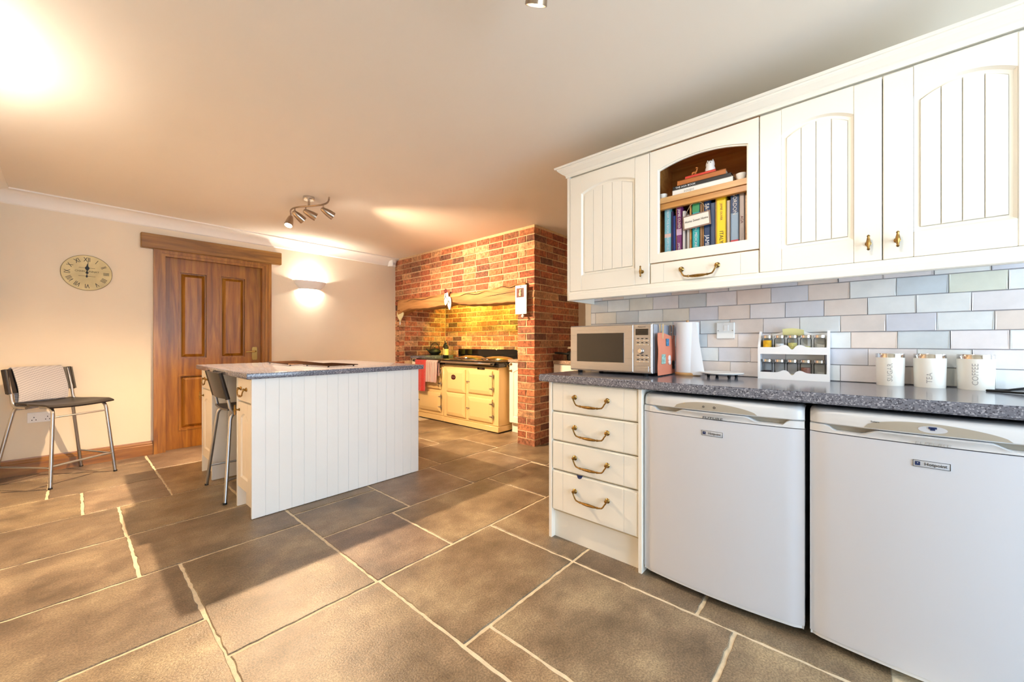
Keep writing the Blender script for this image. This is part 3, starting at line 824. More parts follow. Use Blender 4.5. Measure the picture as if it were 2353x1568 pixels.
opi = [(st_+.006, .050), (w2_-st_-.006, .050)] + arch_pts(st_+.006, w2_-st_-.006, .484, .517, 14)
mb.frame(op, opi, 'z', .004, .013)
part('moulding', mb.M(F2), MT['cream_paint'], dd, smooth=False)
d = drawer_front(o2, FX(DX, yl-.0015, 1.413), .500, .109)
bail_handle(d, FX(DX-.0205, .5785, 1.474), .083)
# cornice and light pelmet
prof = [(0, 2.130), (.004, 2.130), (.004, 2.140), (.010, 2.148), (.018, 2.152), (.028, 2.160), (.038, 2.168), (.044, 2.175), (.046, 2.181), (.055, 2.181), (.0575, 2.186), (.0575, 2.192), (.0, 2.192)]
mb = MB(); R = []
for o_, z in prof: R.append([mb.bm.verts.new(p) for p in ((2.365, 1.355+o_, z), (2.054-o_, 1.355+o_, z), (2.054-o_, -.487, z))])
for A_, B_ in zip(R, R[1:]):
    for k in range(2): mb._q((A_[k], A_[k+1], B_[k+1], B_[k]))
mb._q([r[2] for r in R]); mb._q([r[0] for r in R])
mb.box(2.054, 2.365, -.487, 1.355, 2.136, 2.150)
solo('cabinet_cornice', mb, MT['cream_paint'], 'cream stepped cornice along the top of the wall cabinets', 'cornice', (2.2, .43, 2.13), smooth=False)
pel = MB().prism([(2.052, 1.416), (2.052, 1.404), (2.047, 1.400), (2.045, 1.392), (2.045, 1.366), (2.049, 1.362), (2.07, 1.362), (2.07, 1.416)], 'y', 1.333, -.487)
solo('cabinet_pelmet', pel, MT['cream_paint'], 'cream pelmet strip below the wall cabinet doors', 'pelmet', (2.06, .42, 1.362), smooth=False)

# ---- books in the display cabinet
bk_n = 0
def book(y0, y1, z1, col, label, txt=None, tcol='paper', d=.20, x0=2.118, tsize=None, lean=0, tz=None, band=None, tdir=-1):
    yc = (y0+y1)/2; w = abs(y0-y1); zb = 1.5505; h = z1-zb
    o = thing('book', label, 'book', (x0+d/2, yc, zb), group='cookery books on the lower shelf')
    cv = MB().box(x0, x0+.004, yc-w/2, yc+w/2, zb, zb+h, .001).box(x0, x0+d, yc+w/2-.0025, yc+w/2, zb, zb+h).box(x0, x0+d, yc-w/2, yc-w/2+.0025, zb, zb+h)
    c = part('cover', cv, MT['book'], o, color=col, smooth=False)
    part('pages', MB().box(x0+.004, x0+d-.004, yc-w/2+.0025, yc+w/2-.0025, zb+.003, zb+h-.004), MT['page'], o, smooth=False)
    if band:
        for a, b_, cc in band: part('band', MB().box(x0-.0006, x0+.001, yc-w/2+.0003, yc+w/2-.0003, zb+h*a, zb+h*b_), MT['book'], o, color=cc, smooth=False)
    if txt:
        for (t, frac, sz, tc) in txt:
            F = FX(x0-.0009, yc, zb+h*frac) @ Matrix.Rotation(-pi/2, 4, 'Z')
            lettering('lettering', t, F, sz, MT[tc], o, ext=.0003)
    if lean:
        o.rotation_euler = (lean, 0, 0)
    return o
book(.812, .800, 1.77, srgb(150, 112, 76), 'plain brown card spine at the row end beside the pale blue book', lean=0, d=.16)
book(.770, .736, 1.826, srgb(128, 190, 206), 'pale blue book with white spine lettering', [('FROM THE BOOK', .72, .016, 'paper'), ('FROM THE DEEP', .24, .016, 'paper')], band=[(.42, .49, srgb(226, 190, 180))])
book(.7345, .7255, 1.80, srgb(52, 40, 84), 'thin dark purple book between the pale blue book and a blue one')
book(.7245, .7125, 1.775, srgb(32, 62, 140), 'slim royal blue book beside the purple spine')
book(.7075, .681, 1.818, srgb(122, 52, 112), 'purple book with white capitals', [('JAMIE OLIVER', .76, .017, 'paper'), ('JAMIE', .22, .014, 'paper')], band=[(.44, .56, srgb(196, 168, 200))])
book(.676, .664, 1.79, srgb(226, 222, 220), 'plain white book behind the hanging sign')
book(.654, .644, 1.765, srgb(232, 226, 220), 'thin off-white book below the hanging sign')
book(.6285, .594, 1.826, srgb(40, 168, 172), 'teal book with pale spine lettering', [('NATURAL MEDICINES', .42, .017, 'paper')], band=[(.80, .97, srgb(60, 150, 96)), (.02, .10, srgb(150, 200, 150))])
book(.5905, .581, 1.81, srgb(176, 132, 92), 'thin tan book between the teal and navy books')
book(.5725, .544, 1.824, srgb(26, 58, 102), 'navy book with tall white capitals', [('SA', .87, .025, 'sign_face'), ('JAMIE', .22, .027, 'paper')])
book(.542, .5215, 1.80, srgb(60, 76, 110), 'dark slate book squeezed beside the yellow one')
book(.515, .472, 1.822, srgb(250, 214, 18), 'thick bright yellow book', [('JAMIE OLIVER', .72, .014, 'spice_brown'), ('ITALY', .26, .024, 'ink')])
book(.469, .4545, 1.795, srgb(206, 188, 172), 'pale patterned book beside the yellow one')
book(.4515, .4185, 1.828, srgb(150, 180, 214), 'blue book with a dark band and white capitals', [('GORDON', .80, .024, 'paper'), ('EASY', .08, .016, 'paper')], band=[(.64, .995, srgb(26, 62, 112)), (.01, .17, srgb(206, 60, 76))])
book(.415, .394, 1.828, srgb(188, 176, 174), 'grey book with small red capitals at the end of the row', [('AGA', .50, .017, 'dark_red_deco'), ('COOKING', .25, .013, 'ink_soft')])
# hanging sign
sg = thing('hanging_sign', 'small cream sign lettered Home Sweet Home hanging in front of the books', 'sign', (2.098, .603, 1.675))
Fs = FX(2.103, .603, 1.722) @ Matrix.Rotation(math.radians(4), 4, 'Z')
part('board', MB().box(-.066, .066, -.036, .036, 0, .006, .001).M(Fs), MT['sign_edge'], sg, smooth=False)
part('panel', MB().box(-.059, .059, -.029, .029, .004, .0075).M(Fs), MT['sign_face'], sg, smooth=False)
lettering('lettering', 'Home Sweet Home', Fs @ Matrix.Translation((0, .002, .008)), .0165, MT['ink'], sg, sx=.84, shear=.2)
part('cord', MB().tube([(2.099, .603+.058, 1.756), (2.094, .603+.03, 1.80), (2.094, .603, 1.826), (2.094, .603-.03, 1.80), (2.099, .603-.058, 1.752)], .0009, 5), MT['peg_wood'], sg)
# flat stack on the shelf
def flat(y0, y1, z0, th, col, label, txt=None, x0=2.087, d=.19):
    o = thing('book', label, 'book', (x0+d/2, (y0+y1)/2, z0), group='books stacked flat on the shelf')
    part('cover', MB().box(x0, x0+d, y1, y0, z0, z0+.002).box(x0, x0+d, y1, y0, z0+th-.002, z0+th).box(x0, x0+.003, y1, y0, z0, z0+th, .0008), MT['book'], o, color=col, smooth=False)
    part('pages', MB().box(x0+.003, x0+d-.003, y1+.003, y0-.003, z0+.002, z0+th-.002), MT['page'], o, smooth=False)
    for (t, f, s_, tc, al) in txt or []:
        lettering('lettering', t, FX(x0-.0006, y0+(y1-y0)*f, z0+th/2), s_, MT[tc], o, ext=.0003, align=al)
flat(.718, .436, 1.8712, .0265, srgb(236, 234, 228), 'white book lettered soups at the bottom of the stack', [('soups', .20, .022, 'ink_soft', 'LEFT')])
flat(.716, .444, 1.8979, .0185, srgb(20, 20, 22), 'black book with white title near the bottom of the stack', [('THE AGA BOOK', .05, .0135, 'paper', 'LEFT')])
flat(.694, .466, 1.9166, .025, srgb(178, 104, 44), 'tan box file in the middle of the stack')
flat(.655, .512, 1.9418, .012, srgb(214, 62, 44), 'thin red book on top of the stack')
gz = 1.954
gi = MB()
for x, y in ((2.115, .628), (2.115, .612), (2.127, .628), (2.127, .612)): gi.tube([(x, y, gz), (x, y, gz+.018)], .0022, 6)
gi.tube([(2.121, .630, gz+.020), (2.121, .620, gz+.022), (2.121, .610, gz+.021)], [.005, .0065, .005], 8)
gi.tube([(2.121, .611, gz+.022), (2.119, .606, gz+.034), (2.116, .604, gz+.042)], [.004, .003, .003], 8)
gi.tube([(2.118, .604, gz+.041), (2.106, .606, gz+.039)], [.0042, .0028], 8)
solo('giraffe_figurine', gi, MT['giraffe'], 'small tan animal figurine standing on the red book', 'figurine', (2.12, .62, gz))
cat = thing('cat_figurine', 'white cat figurine with small black marks on the red book', 'figurine', (2.125, .545, gz))
part('body', MB().lathe([(0, 0), (.020, 0), (.024, .008), (.023, .022), (.019, .032), (.021, .040), (.019, .052), (.010, .060), (0, .062)], (2.125, .545, gz), 20), MT['white_ceramic'], cat)
for s_ in (-1, 1):
    part('ear', MB().lathe([(.007, 0), (0, .016)], (2.125, .545+s_*.012, gz+.053), 8), MT['white_ceramic'], cat)
    part('eye', MB().lathe([(.0024, 0), (0, .002)], (2.1035, .545+s_*.007, gz+.046), 8, (-1, 0, 0)), MT['ink'], cat)
for y, x, lb in ((.778, 2.12, 'small white egg cup on the shelf left of the book stack'), (.404, 2.10, 'small white egg cup on the shelf past the book stack')):
    solo('egg_cup', MB().lathe([(0, 0), (.012, 0), (.013, .003), (.019, .012), (.022, .030), (.021, .030), (.018, .012), (0, .007)], (x, y, 1.8712), 20), MT['white_ceramic'], lb, 'cup', (x, y, 1.8712), 'egg cups on the shelf')

# ================================================================== THINGS ON THE WORKTOP
# microwave
mw = thing('microwave', 'silver microwave oven with black window on the worktop end', 'microwave', (2.19, 1.06, CT))
ML, MR, MZ, MT1, MXF = 1.306, .800, CT+.016, 1.2, 2.02
part('body', MB().box(MXF+.02, 2.355, MR, ML, MZ, MT1, .003), MT['mw_case'], mw, smooth=False)
part('front_frame', MB().box(MXF+.004, MXF+.024, MR-.001, ML+.001, MZ-.001, MT1+.001, .003), MT['brushed_steel'], mw, smooth=False)
dr_ = part('door', MB().box(MXF, MXF+.02, .905, ML, MZ+.004, MT1-.002, .003), MT['brushed_steel'], mw, smooth=False)
part('window', MB().box(MXF-.0012, MXF+.004, .957, 1.259, .989, 1.155, .0008), MT['mw_glass'], dr_, 'dark tinted oven window', smooth=False)
cp = part('control_panel', MB().box(MXF+.001, MXF+.02, MR+.004, .902, MZ+.004, MT1-.002, .002), MT['brushed_steel'], mw, smooth=False)
part('display', MB().box(MXF-.0004, MXF+.004, .821, .890, 1.141, 1.175), MT['black_enamel'], cp, smooth=False)
part('digits', MB().box(MXF-.0008, MXF, .834, .876, 1.151, 1.165), MT['mw_glass'], cp, smooth=False)
lettering('lettering', 'Panasonic', FX(MXF+.0005, .856, 1.1855), .0105, MT['ink'], cp, sx=1.05)
for z in (1.113, 1.090, 1.022, .999):
    for k in range(3):
        part('button_bar', MB().box(MXF-.0015, MXF+.002, .8885-.0235*(k+1)+.001, .8885-.0235*k-.001, z-.0025, z+.0025, .0006), MT['chrome'], cp, smooth=False)
for z in (1.120, 1.098, 1.030, 1.007):
    for k in range(3):
        part('button_mark', MB().box(MXF+.0003, MXF+.001, .8885-.0235*k-.018, .8885-.0235*k-.006, z, z+.005), MT['ink'], cp, smooth=False)
part('dial', MB().lathe([(0, 0), (.0165, 0), (.0165, .004), (.014, .006), (.013, .018), (.011, .020), (0, .020)], (0, 0, 0), 24).M(FX(MXF+.001, .860, 1.056)), MT['chrome'], cp)
part('release_button', MB().box(MXF-.001, MXF+.003, .818, .892, .945, .975, .001), MT['brushed_steel'], cp, smooth=False)
for x, y in ((2.06, .85), (2.06, 1.26), (2.32, .85), (2.32, 1.26)):
    part('foot', MB().lathe([(.014, 0), (.014, .018)], (x, y, CT), 12), MT['black_rubber'], mw)
# coral paper holder clipped to the microwave side, pegs and magnets
ch = MB().sheet(lambda a, c: Vector((2.042+.276*a, .796-.012-.002*math.sin(pi*a)*(1-c)-(.006 if a < .66 else .006-.02*(a-.66))+.002*math.sin(9*c), .926+(.226-.012*a+.004*math.sin(a*7))*c)), 12, 8, .003)
solo('paper_holder', ch, MT['coral'], 'coral paper sheet standing against the microwave side', 'paper', (2.18, .785, .926), smooth=True)
for k, (x, lb) in enumerate(((2.10, 'pale wooden clothes peg clipped on the coral sheet next to the microwave front'), (2.255, 'grey wooden clothes peg clipped on the coral sheet near the tiled wall'))):
    pg = thing('clothes_peg', lb, 'peg', (x, .780, 1.10), group='clothes pegs on the coral sheet')
    for s_ in (-1, 1):
        part('peg_arm', MB().prism([(-.0045, -.03), (.0045, -.03), (.005, .01), (.0055, .048), (-.0055, .048), (-.005, .01)], 'y', -.003, .003).M(Matrix.Translation((x, .7795+s_*.0062, 1.152)) @ Matrix.Rotation(-s_*.05, 4, 'X')), MT['peg_wood'] if k == 0 else MT['sign_edge'], pg, smooth=False)
    part('peg_spring', MB().tube([(x-.007, .7795, 1.158), (x+.007, .7795, 1.158)], .0035, 8), MT['steel_tube'], pg)
def magnet(x, z, w, h, m, lb, shape='r'):
    y = .7755 - .0045
    if shape == 'r': mb = MB().box(x-w/2, x+w/2, y-.002, y+.004, z-h/2, z+h/2, .001)
    else: mb = MB().lathe([(0, -.003), (w/2, -.003), (w/2, .002), (w*.4, .003), (0, .003)], (x, y, z), 16, (0, -1, 0)).lathe([(0, -.003), (w*.42, -.003), (w*.42, .002), (0, .003)], (x+.004, y, z-.022), 16, (0, -1, 0))
    solo('fridge_magnet', mb, MT[m], lb, 'magnet', (x, y, z), 'magnets on the coral sheet')
magnet(2.168, 1.102, .034, .040, 'blue_pic', 'small blue picture magnet high on the coral sheet')
magnet(2.108, 1.012, .050, .052, 'green_pic', 'pale green picture magnet low on the coral sheet')
magnet(2.195, 1.014, .034, .03, 'white_ceramic', 'white rounded magnet beside the pale green one', 'o')
magnet(2.258, .985, .03, .03, 'iron', 'black rounded magnet lowest on the coral sheet', 'o')

# kitchen roll
kr = thing('kitchen_roll', 'white kitchen roll with a loose sheet on a wooden base', 'kitchen roll', (2.268, .698, CT))
part('base', MB().lathe([(0, 0), (.062, 0), (.065, .004), (.065, .012), (.061, .016), (0, .016)], (2.268, .698, CT), 28), MT['light_wood'], kr, 'round wooden base')
part('roll', MB().lathe([(.02, .017), (.058, .017), (.0585, .03), (.0585, .28), (.058, .292), (.02, .292)], (2.268, .698, CT), 32), MT['paper'], kr)
def sheetf(a, c):
    z = CT+.292 - c*(.285)
    th = -pi*.80 + a*(.25+1.0*c*.55)
    r = .0595 + .024*a*c
    return Vector((2.268+r*math.cos(th), .698+r*math.sin(th)-.018*a*c, z))
def loose(a, c):
    # tangent flap leaving the roll towards the sink side
    z = CT+.290 - c*.284
    s_ = a*(.070+.030*c) + .012
    bx_, by_ = 2.268-.052+.010*c, .698+.030-.010*c
    return Vector((bx_-.012*math.sin(pi*a)*c+.012*a, by_-s_*1.05, z))
part('loose_sheet', MB().sheet(loose, 10, 10, .0012), MT['paper'], kr)
part('spindle', MB().tube([(2.268, .698, CT+.01), (2.268, .698, CT+.305)], .007, 10), MT['light_wood'], kr)

# white footed dish
ds = thing('footed_dish', 'white round footed pot stand on the worktop before the spice rack', 'pot stand', (2.235, .515, CT))
part('plate', MB().lathe([(0, .016), (.070, .016), (.092, .019), (.098, .024), (.096, .027), (.080, .025), (.0, .023)], (2.235, .515, CT), 36), MT['white_ceramic'], ds)
for a in (0.6, 2.2, 3.8, 5.4):
    part('foot', MB().lathe([(.006, 0), (.007, .006), (.009, .018)], (2.235+.07*math.cos(a), .515+.07*math.sin(a), CT), 10), MT['black_rubber'], ds)

# switch on the tiles
sw = thing('fused_switch', 'white fused switch plate on the tiles', 'switch', (2.355, .528, 1.123))
part('plate', MB().box(2.351, 2.366, .485, .571, 1.123, 1.210, .002), MT['plastic_white'], sw, smooth=False)
part('fuse_cover', MB().box(2.3485, 2.353, .513, .535, 1.166, 1.196, .001), MT['plastic_white'], sw, smooth=False)
for y in (.493, .563): part('screw', MB().lathe([(0, .001), (.003, .001), (.003, 0)], (2.3505, y, 1.166), 10, (-1, 0, 0)), MT['steel_tube'], sw)

# spice rack
SX, SL, SR = 2.298, .368, .086
sr = thing('spice_rack', 'white two-tier wooden spice rack with scalloped rails against the tiles', 'spice rack', (2.33, .227, CT))
for y in (SL, SR+.010):
    part('side', MB().prism([(SX, CT), (2.358, CT), (2.358, CT+.232), (2.345, CT+.238), (2.325, CT+.205), (SX+.002, CT+.165), (SX, CT+.160)], 'y', y-.010, y), MT['white_wood'], sr, smooth=False)
part('back', MB().prism([(SL-.01, CT+.13), (SR+.01, CT+.13), (SR+.01, CT+.215), (SR+.05, CT+.217), (SR+.10, CT+.236), (.227, CT+.240), (SL-.10, CT+.236), (SL-.05, CT+.217), (SL-.01, CT+.212)], 'x', 2.352, 2.358), MT['white_wood'], sr, smooth=False)
for z in (.006, .125): part('shelf', MB().box(SX+.004, 2.357, SR+.01, SL-.01, CT+z, CT+z+.008), MT['white_wood'], sr, smooth=False)
def scallop(zb, zt):
    pts = [(SL-.010, zb), (SR+.010, zb)]
    n = 40
    for k in range(n+1):
        t = k/n; y = SR+.010 + (SL-SR-.02)*t; q = abs(t-.5)
        h = .012*math.exp(-((q-.12)/.07)**2) - (.012 if q < .055 else 0)*math.cos(q/.055*pi/2)
        pts.append((y, zt+h))
    return pts
for zb, zt in ((CT, CT+.034), (CT+.124, CT+.158)):
    part('rail', MB().prism(scallop(zb, zt), 'x', SX, SX+.006), MT['white_wood'], sr, smooth=False)
def jar(y, z, fill, fz, lb, h=.084, r=.0229):
    x = SX+.0298
    j = thing('spice_jar', lb, 'jar', (x, y, z), group='glass spice jars in the rack')
    part('glass', MB().lathe([(0, 0), (r-.001, 0), (r, .002), (r, h*.74), (r*.86, h*.83), (r*.84, h*.86), (r*.78, h*.86), (r*.80, h*.82), (r-.0022, h*.73), (r-.0022, .003), (0, .003)], (x, y, z), 18), MT['glass'], j)
    part('lid', MB().lathe([(r*.95, h*.84), (r*.97, h*.98), (r*.90, h), (0, h)], (x, y, z), 18), MT['chrome'], j)
    if fill: part('contents', MB().lathe([(0, .0035), (r-.003, .0035), (r-.003, fz*h), (0, fz*h+.001)], (x, y, z), 16), MT[fill], j)
yy = [SL-.036-.052*k for k in range(5)]
for k, (f, q, lb) in enumerate((('spice_yellow', .7, 'spice jar of bright yellow powder on the upper shelf'), ('paper', .5, 'spice jar of pale powder on the upper shelf'), ('spice_green', .55, 'spice jar of pale green herbs on the upper shelf'), ('spice_green', .35, 'spice jar a third full of herbs on the upper shelf'), ('label_paper', .2, 'nearly empty spice jar at the far end of the upper shelf'))):
    jar(yy[k], CT+.1332, f, q, lb)
for k, (f, q, lb) in enumerate((('spice_dark', .32, 'spice jar with dark seeds on the lower shelf'), (None, 0, 'empty glass spice jar beside the dark seeds on the lower shelf'), ('page', .15, 'spice jar with a little pale spice on the lower shelf'), ('spice_brown', .55, 'spice jar with reddish brown spice on the lower shelf'), ('spice_orange', .14, 'spice jar with a little orange spice on the lower shelf'))):
    jar(yy[k], CT+.0142, f, q, lb)
solo('folded_note', MB().sheet(lambda a, c: Vector((2.340-.016*c, .268-.085*a, CT+.2195+.028*c-.006*a+.006*math.sin(a*pi)*c)), 8, 4, .001), MT['note_yellow'], 'pale yellow note lying on the spice jars', 'note', (2.33, .22, CT+.2195))

# canisters
for (y, r, t, al, lb) in ((-.113, .0455, 'SUGAR', .0, 'cream canister lettered SUGAR with a steel rim'), (-.228, .0475, 'TEA', .0, 'cream canister lettered TEA with a steel rim'), (-.349, .0495, 'COFFEE', .0, 'cream canister lettered COFFEE with a steel rim')):
    x = 2.303
    c = thing('canister', lb, 'canister', (x, y, CT), group='cream storage canisters')
    part('body', MB().lathe([(0, 0), (r*.93, 0), (r*.945, .002), (r*1.0, .118), (0, .118)], (x, y, CT), 40), MT['cream_ceramic'], c)
    part('lid', MB().lathe([(r*.985, .118), (r*.985, .133), (r*.97, .135), (0, .135)], (x, y, CT), 40), MT['chrome'], c, 'polished steel lid')
    me = text_mesh(t, .024, .0, 'LEFT')
    mb = MB().add(me, Matrix.Identity(4))
    base = math.atan2(-y, -x)  # towards the room
    for v in mb.bm.verts:
        a, h = v.co.x, v.co.y
        th = base - h/r
        zz = .018 + a
        rr2 = r*(.945+.055*zz/.118)+.0004
        v.co = Vector((x+rr2*math.cos(th), y+rr2*math.sin(th), CT+zz))
    part('lettering', mb, MT['ink_soft'], c, smooth=False)
# black flex at the end of the worktop
solo('power_flex', MB().tube([(2.235, -.365, CT+.004), (2.225, -.40, CT+.006), (2.23, -.45, CT+.018), (2.26, -.51, CT+.03)], .004, 8).tube([(2.235, -.365, CT+.004), (2.20, -.40, CT+.0045), (2.17, -.46, CT+.005), (2.15, -.53, CT+.005)], .004, 8), MT['black_rubber'], 'black power flex on the worktop past the coffee canister', 'cable', (2.2, -.45, CT))

# ================================================================== ISLAND
IX0, IX1, IY0, IY1, IT = .735, 1.965, 2.803, 4.19, .912
it = MB().box(.700, 1.998, 2.772, 4.225, IT-.037, IT, .006, 3)
solo('island_worktop', it, MT['worktop'], 'speckled grey worktop of the white kitchen island', 'worktop', (1.35, 3.5, IT-.037))
IU = IT-.037
isl = thing('kitchen_island', 'white boarded base of the kitchen island with a knee space', 'island', (1.35, 3.5, 0))
nb = 16; bw = (IX1-IX0)/nb
for k in range(nb):
    x0 = IX0+bw*k
    part('board', MB().box(x0+.0012, x0+bw-.0012, IY0, IY0+.014, .003, IU, .0012), MT['white_paint'], isl, smooth=False)
part('backing_panel', MB().box(IX0+.002, IX1-.002, IY0+.004, IY0+.02, .004, IU), MT['white_paint'], isl, smooth=False)
part('carcass', MB().box(IX0+.022, 1.36, IY0+.02, 3.115, .12, IU).box(IX0+.022, 1.36, 3.86, IY1-.006, .12, IU).box(1.36, IX1, IY0+.02, IY1-.006, .0, IU), MT['white_paint'], isl, smooth=False)
part('plinth', MB().box(IX0+.05, 1.36, IY0+.02, 3.115, 0, .12), MT['cream_paint'], isl, smooth=False)
part('plinth', MB().box(IX0+.05, 1.36, 3.86, IY1-.006, 0, .12), MT['cream_paint'], isl, smooth=False)
part('end_panel', MB().box(IX0, 1.36, 3.115, 3.133, 0, IU, .001), MT['white_paint'], isl, smooth=False)
part('end_panel', MB().box(IX0, IX1, IY1-.006, IY1+.008, 0, IU, .001), MT['white_paint'], isl, smooth=False)
for k in range(6):
    x0 = IX0 + .104*k
    part('board', MB().box(x0+.0012, x0+.104-.0012, 3.838, 3.852, .003, IU, .0012), MT['white_paint'], isl, smooth=False)
part('backing_panel', MB().box(IX0+.001, 1.36, 3.842, 3.86, .004, IU), MT['white_paint'], isl, smooth=False)
for yl_, yr_ in ((3.112, IY0+.022), (IY1-.012, 3.862)):
    w = yl_-yr_
    d = drawer_front(isl, FX(IX0+.022, yl_, .715), w, .157, seams=False)
    bail_handle(d, FX(IX0+.001, (yl_+yr_)/2, .80), .060)
    d = cab_door(isl, FX(IX0+.022, yl_, .140), w, .568, st=.070, br=.075, tr_s=.10, tr_c=.07, planks=2)
    t_knob(d, FX(IX0+.002, yl_-.040, .655), .034)
# cooling racks
def rack(name, label, cx, cy, rot, L_, Wd, z):
    o = thing(name, label, 'cooling rack', (cx, cy, IT), rot, group='wire racks on the island')
    fr = MB().tube([(-L_/2, -Wd/2, z), (L_/2, -Wd/2, z), (L_/2, Wd/2, z), (-L_/2, Wd/2, z)], .0035, 6, True)
    part('frame', fr, MT['bronze_wire'], o, local=True)
    n = 13
    for k in range(1, n):
        x = -L_/2 + L_*k/n
        part('wire', MB().tube([(x, -Wd/2, z), (x, Wd/2, z)], .0026, 5), MT['bronze_wire'], o, local=True)
    for k in range(3):
        y = -Wd/2 + Wd*(k+.5)/3
        part('cross_wire', MB().tube([(-L_/2, y, z-.003), (L_/2, y, z-.003)], .002, 5), MT['bronze_wire'], o, local=True)
    for sx in (-1, 1):
        for sy in (-1, 1):
            part('foot', MB().lathe([(.004, 0), (.007, .002), (.007, .008), (.003, .011), (.003, z)], (sx*(L_/2-.03), sy*(Wd/2-.02), 0), 8), MT['black_rubber'], o, local=True)
rack('cooling_rack', 'bronze wire cooling rack lying on the island worktop towards the door', 1.30, 3.74, math.radians(88), .62, .26, .012)
rack('cooling_rack', 'bronze wire cooling rack lying nearest the boarded front of the island', 1.39, 3.20, math.radians(96), .38, .25, .012)

# ================================================================== STOOLS
def bez(P, n=6):
    out = [Vector(P[0])]
    for i in range(1, len(P)-1):
        a, b_, c = Vector(P[i-1]), Vector(P[i]), Vector(P[i+1])
        r = min((a-b_).length, (c-b_).length)*.45
        s_, e = b_+(a-b_).normalized()*r, b_+(c-b_).normalized()*r
        for k in range(n+1):
            t = k/n; out.append(s_*(1-t)**2+b_*2*t*(1-t)+e*t*t)
    out.append(Vector(P[-1])); return out
def stool(label, loc, rz):
    o = thing('bar_stool', label, 'stool', loc, rz, group='black bar stools with steel legs')
    for s_ in (-1, 1):
        part('rear_leg', MB().tube(bez([(-.225, s_*.272, .008), (-.172, s_*.176, .602), (-.06, s_*.165, .604)]), .0115, 10), MT['steel_tube'], o, local=True)
        part('front_leg', MB().tube(bez([(.222, s_*.210, .008), (.180, s_*.168, .604), (.05, s_*.16, .606)]), .0115, 10), MT['steel_tube'], o, local=True)
        part('back_tube', MB().tube(bez([(-.04, s_*.186, .598), (-.172, s_*.186, .602), (-.188, s_*.186, .70), (-.236, s_*.186, .885)]), .0105, 10), MT['steel_tube'], o, local=True)
        part('side_rail', MB().tube([(-.214, s_*.250, .150), (-.19, s_*.244, .156), (.19, s_*.206, .156), (.213, s_*.201, .150)], .0075, 8), MT['steel_tube'], o, local=True)
        for x, y in ((-.226, s_*.2735), (.2228, s_*.2107)):
            part('foot_cap', MB().lathe([(.0125, 0), (.0125, .012)], (x, y, 0), 12), MT['black_rubber'], o, local=True)
    part('front_rail', MB().tube([(.212, -.200, .165), (.212, .200, .165)], .009, 8), MT['steel_tube'], o, local=True)
    part('upper_rail', MB().tube([(.186, -.172, .53), (.186, .172, .53)], .0065, 8), MT['steel_tube'], o, local=True)
    def seat(a, c):
        x = -.19 + .405*a; wd = .178 + .030*(1/(1+math.exp(-(a-.42)*28)))
        y = (c-.5)*2*wd; q = abs(c-.5)*2
        z = .622 + .010*q*q - .010*math.sin(pi*a)*(1-q*q) - max(0, a-.86)**1.5*.32 + .02*max(0, .12-a)
        return Vector((x, y, z))
    part('seat', MB().sheet(seat, 22, 14, .012), MT['black_ply'], o, local=True)
    def back(a, c):
        z = .705 + .185*c; x = -.192 - .24*(z-.70) - .028*(1-(2*a-1)**2)
        return Vector((x, (a-.5)*.43, z))
    part('backrest', MB().sheet(back, 18, 8, .011), MT['black_ply'], o, local=True)
    for s_ in (-1, 1):
        part('backrest_sleeve', MB().tube([(-.193, s_*.192, .702), (-.238, s_*.192, .892)], .015, 10), MT['black_ply'], o, local=True)
    return o
def onstool(p, loc, rz):
    return Matrix.Translation(loc) @ Matrix.Rotation(rz, 4, 'Z') @ Vector(p)
S1 = ((-.054, 4.823, 0), math.radians(-57))
stool('black bar stool with a grey cloth on its back, against the cream wall', *S1)
stool('black bar stool tucked into the knee space of the white island', (.913, 3.482, 0), 0)
# grey cloth draped over the first stool's back
def cloth(a, c):
    y = -.150+.305*a + .006*math.sin(c*9)
    s_ = c*2.02
    def bx_(z): return -.192-.24*(z-.70)-.028*(1-((y+.0)/.215)**2)
    if s_ < .97:
        z = .636 + .262*(s_/.97); x = bx_(max(z, .70)) + .022 + (.05*max(0, .70-z)*8*.2) + .004*math.sin(a*11+c*5)
    elif s_ < 1.05:
        t = (s_-.97)/.08; z = .898+.010*math.sin(pi*t); x = bx_(.895)+.022-.042*t
    else:
        t = (s_-1.05)/.97; z = .898-.33*t; x = bx_(max(z, .62))-.022 + .010*math.sin(a*8)*t - .012*t
    return Vector((x, y, z))
mb = MB().sheet(cloth, 16, 44, .004)
ob = solo('draped_cloth', mb, MT['grey_cloth'], 'light grey textured cloth hung over the stool back', 'cloth')
ob.matrix_world = Matrix.Translation(S1[0]) @ Matrix.Rotation(S1[1], 4, 'Z')

# socket behind the stool
sk = thing('wall_socket', 'white double socket low on the cream wall behind the stool', 'socket', (-.178, FAR, .44))
part('plate', MB().box(-.25, -.104, FAR-.010, FAR+.001, .425, .511, .002), MT['plastic_white'], sk, smooth=False)
for cx_ in (-.214, -.140):
    for dx_, dz_ in ((0, .014), (-.011, -.008), (.011, -.008)):
        part('pin_hole', MB().box(cx_+dx_-.0025, cx_+dx_+.0025, FAR-.0108, FAR-.009, .455+dz_-.004, .455+dz_+.004), MT['black_gap'], sk, smooth=False)
    part('switch', MB().box(cx_-.010, cx_+.004, FAR-.013, FAR-.009, .484, .503, .001), MT['plastic_white'], sk, smooth=False)

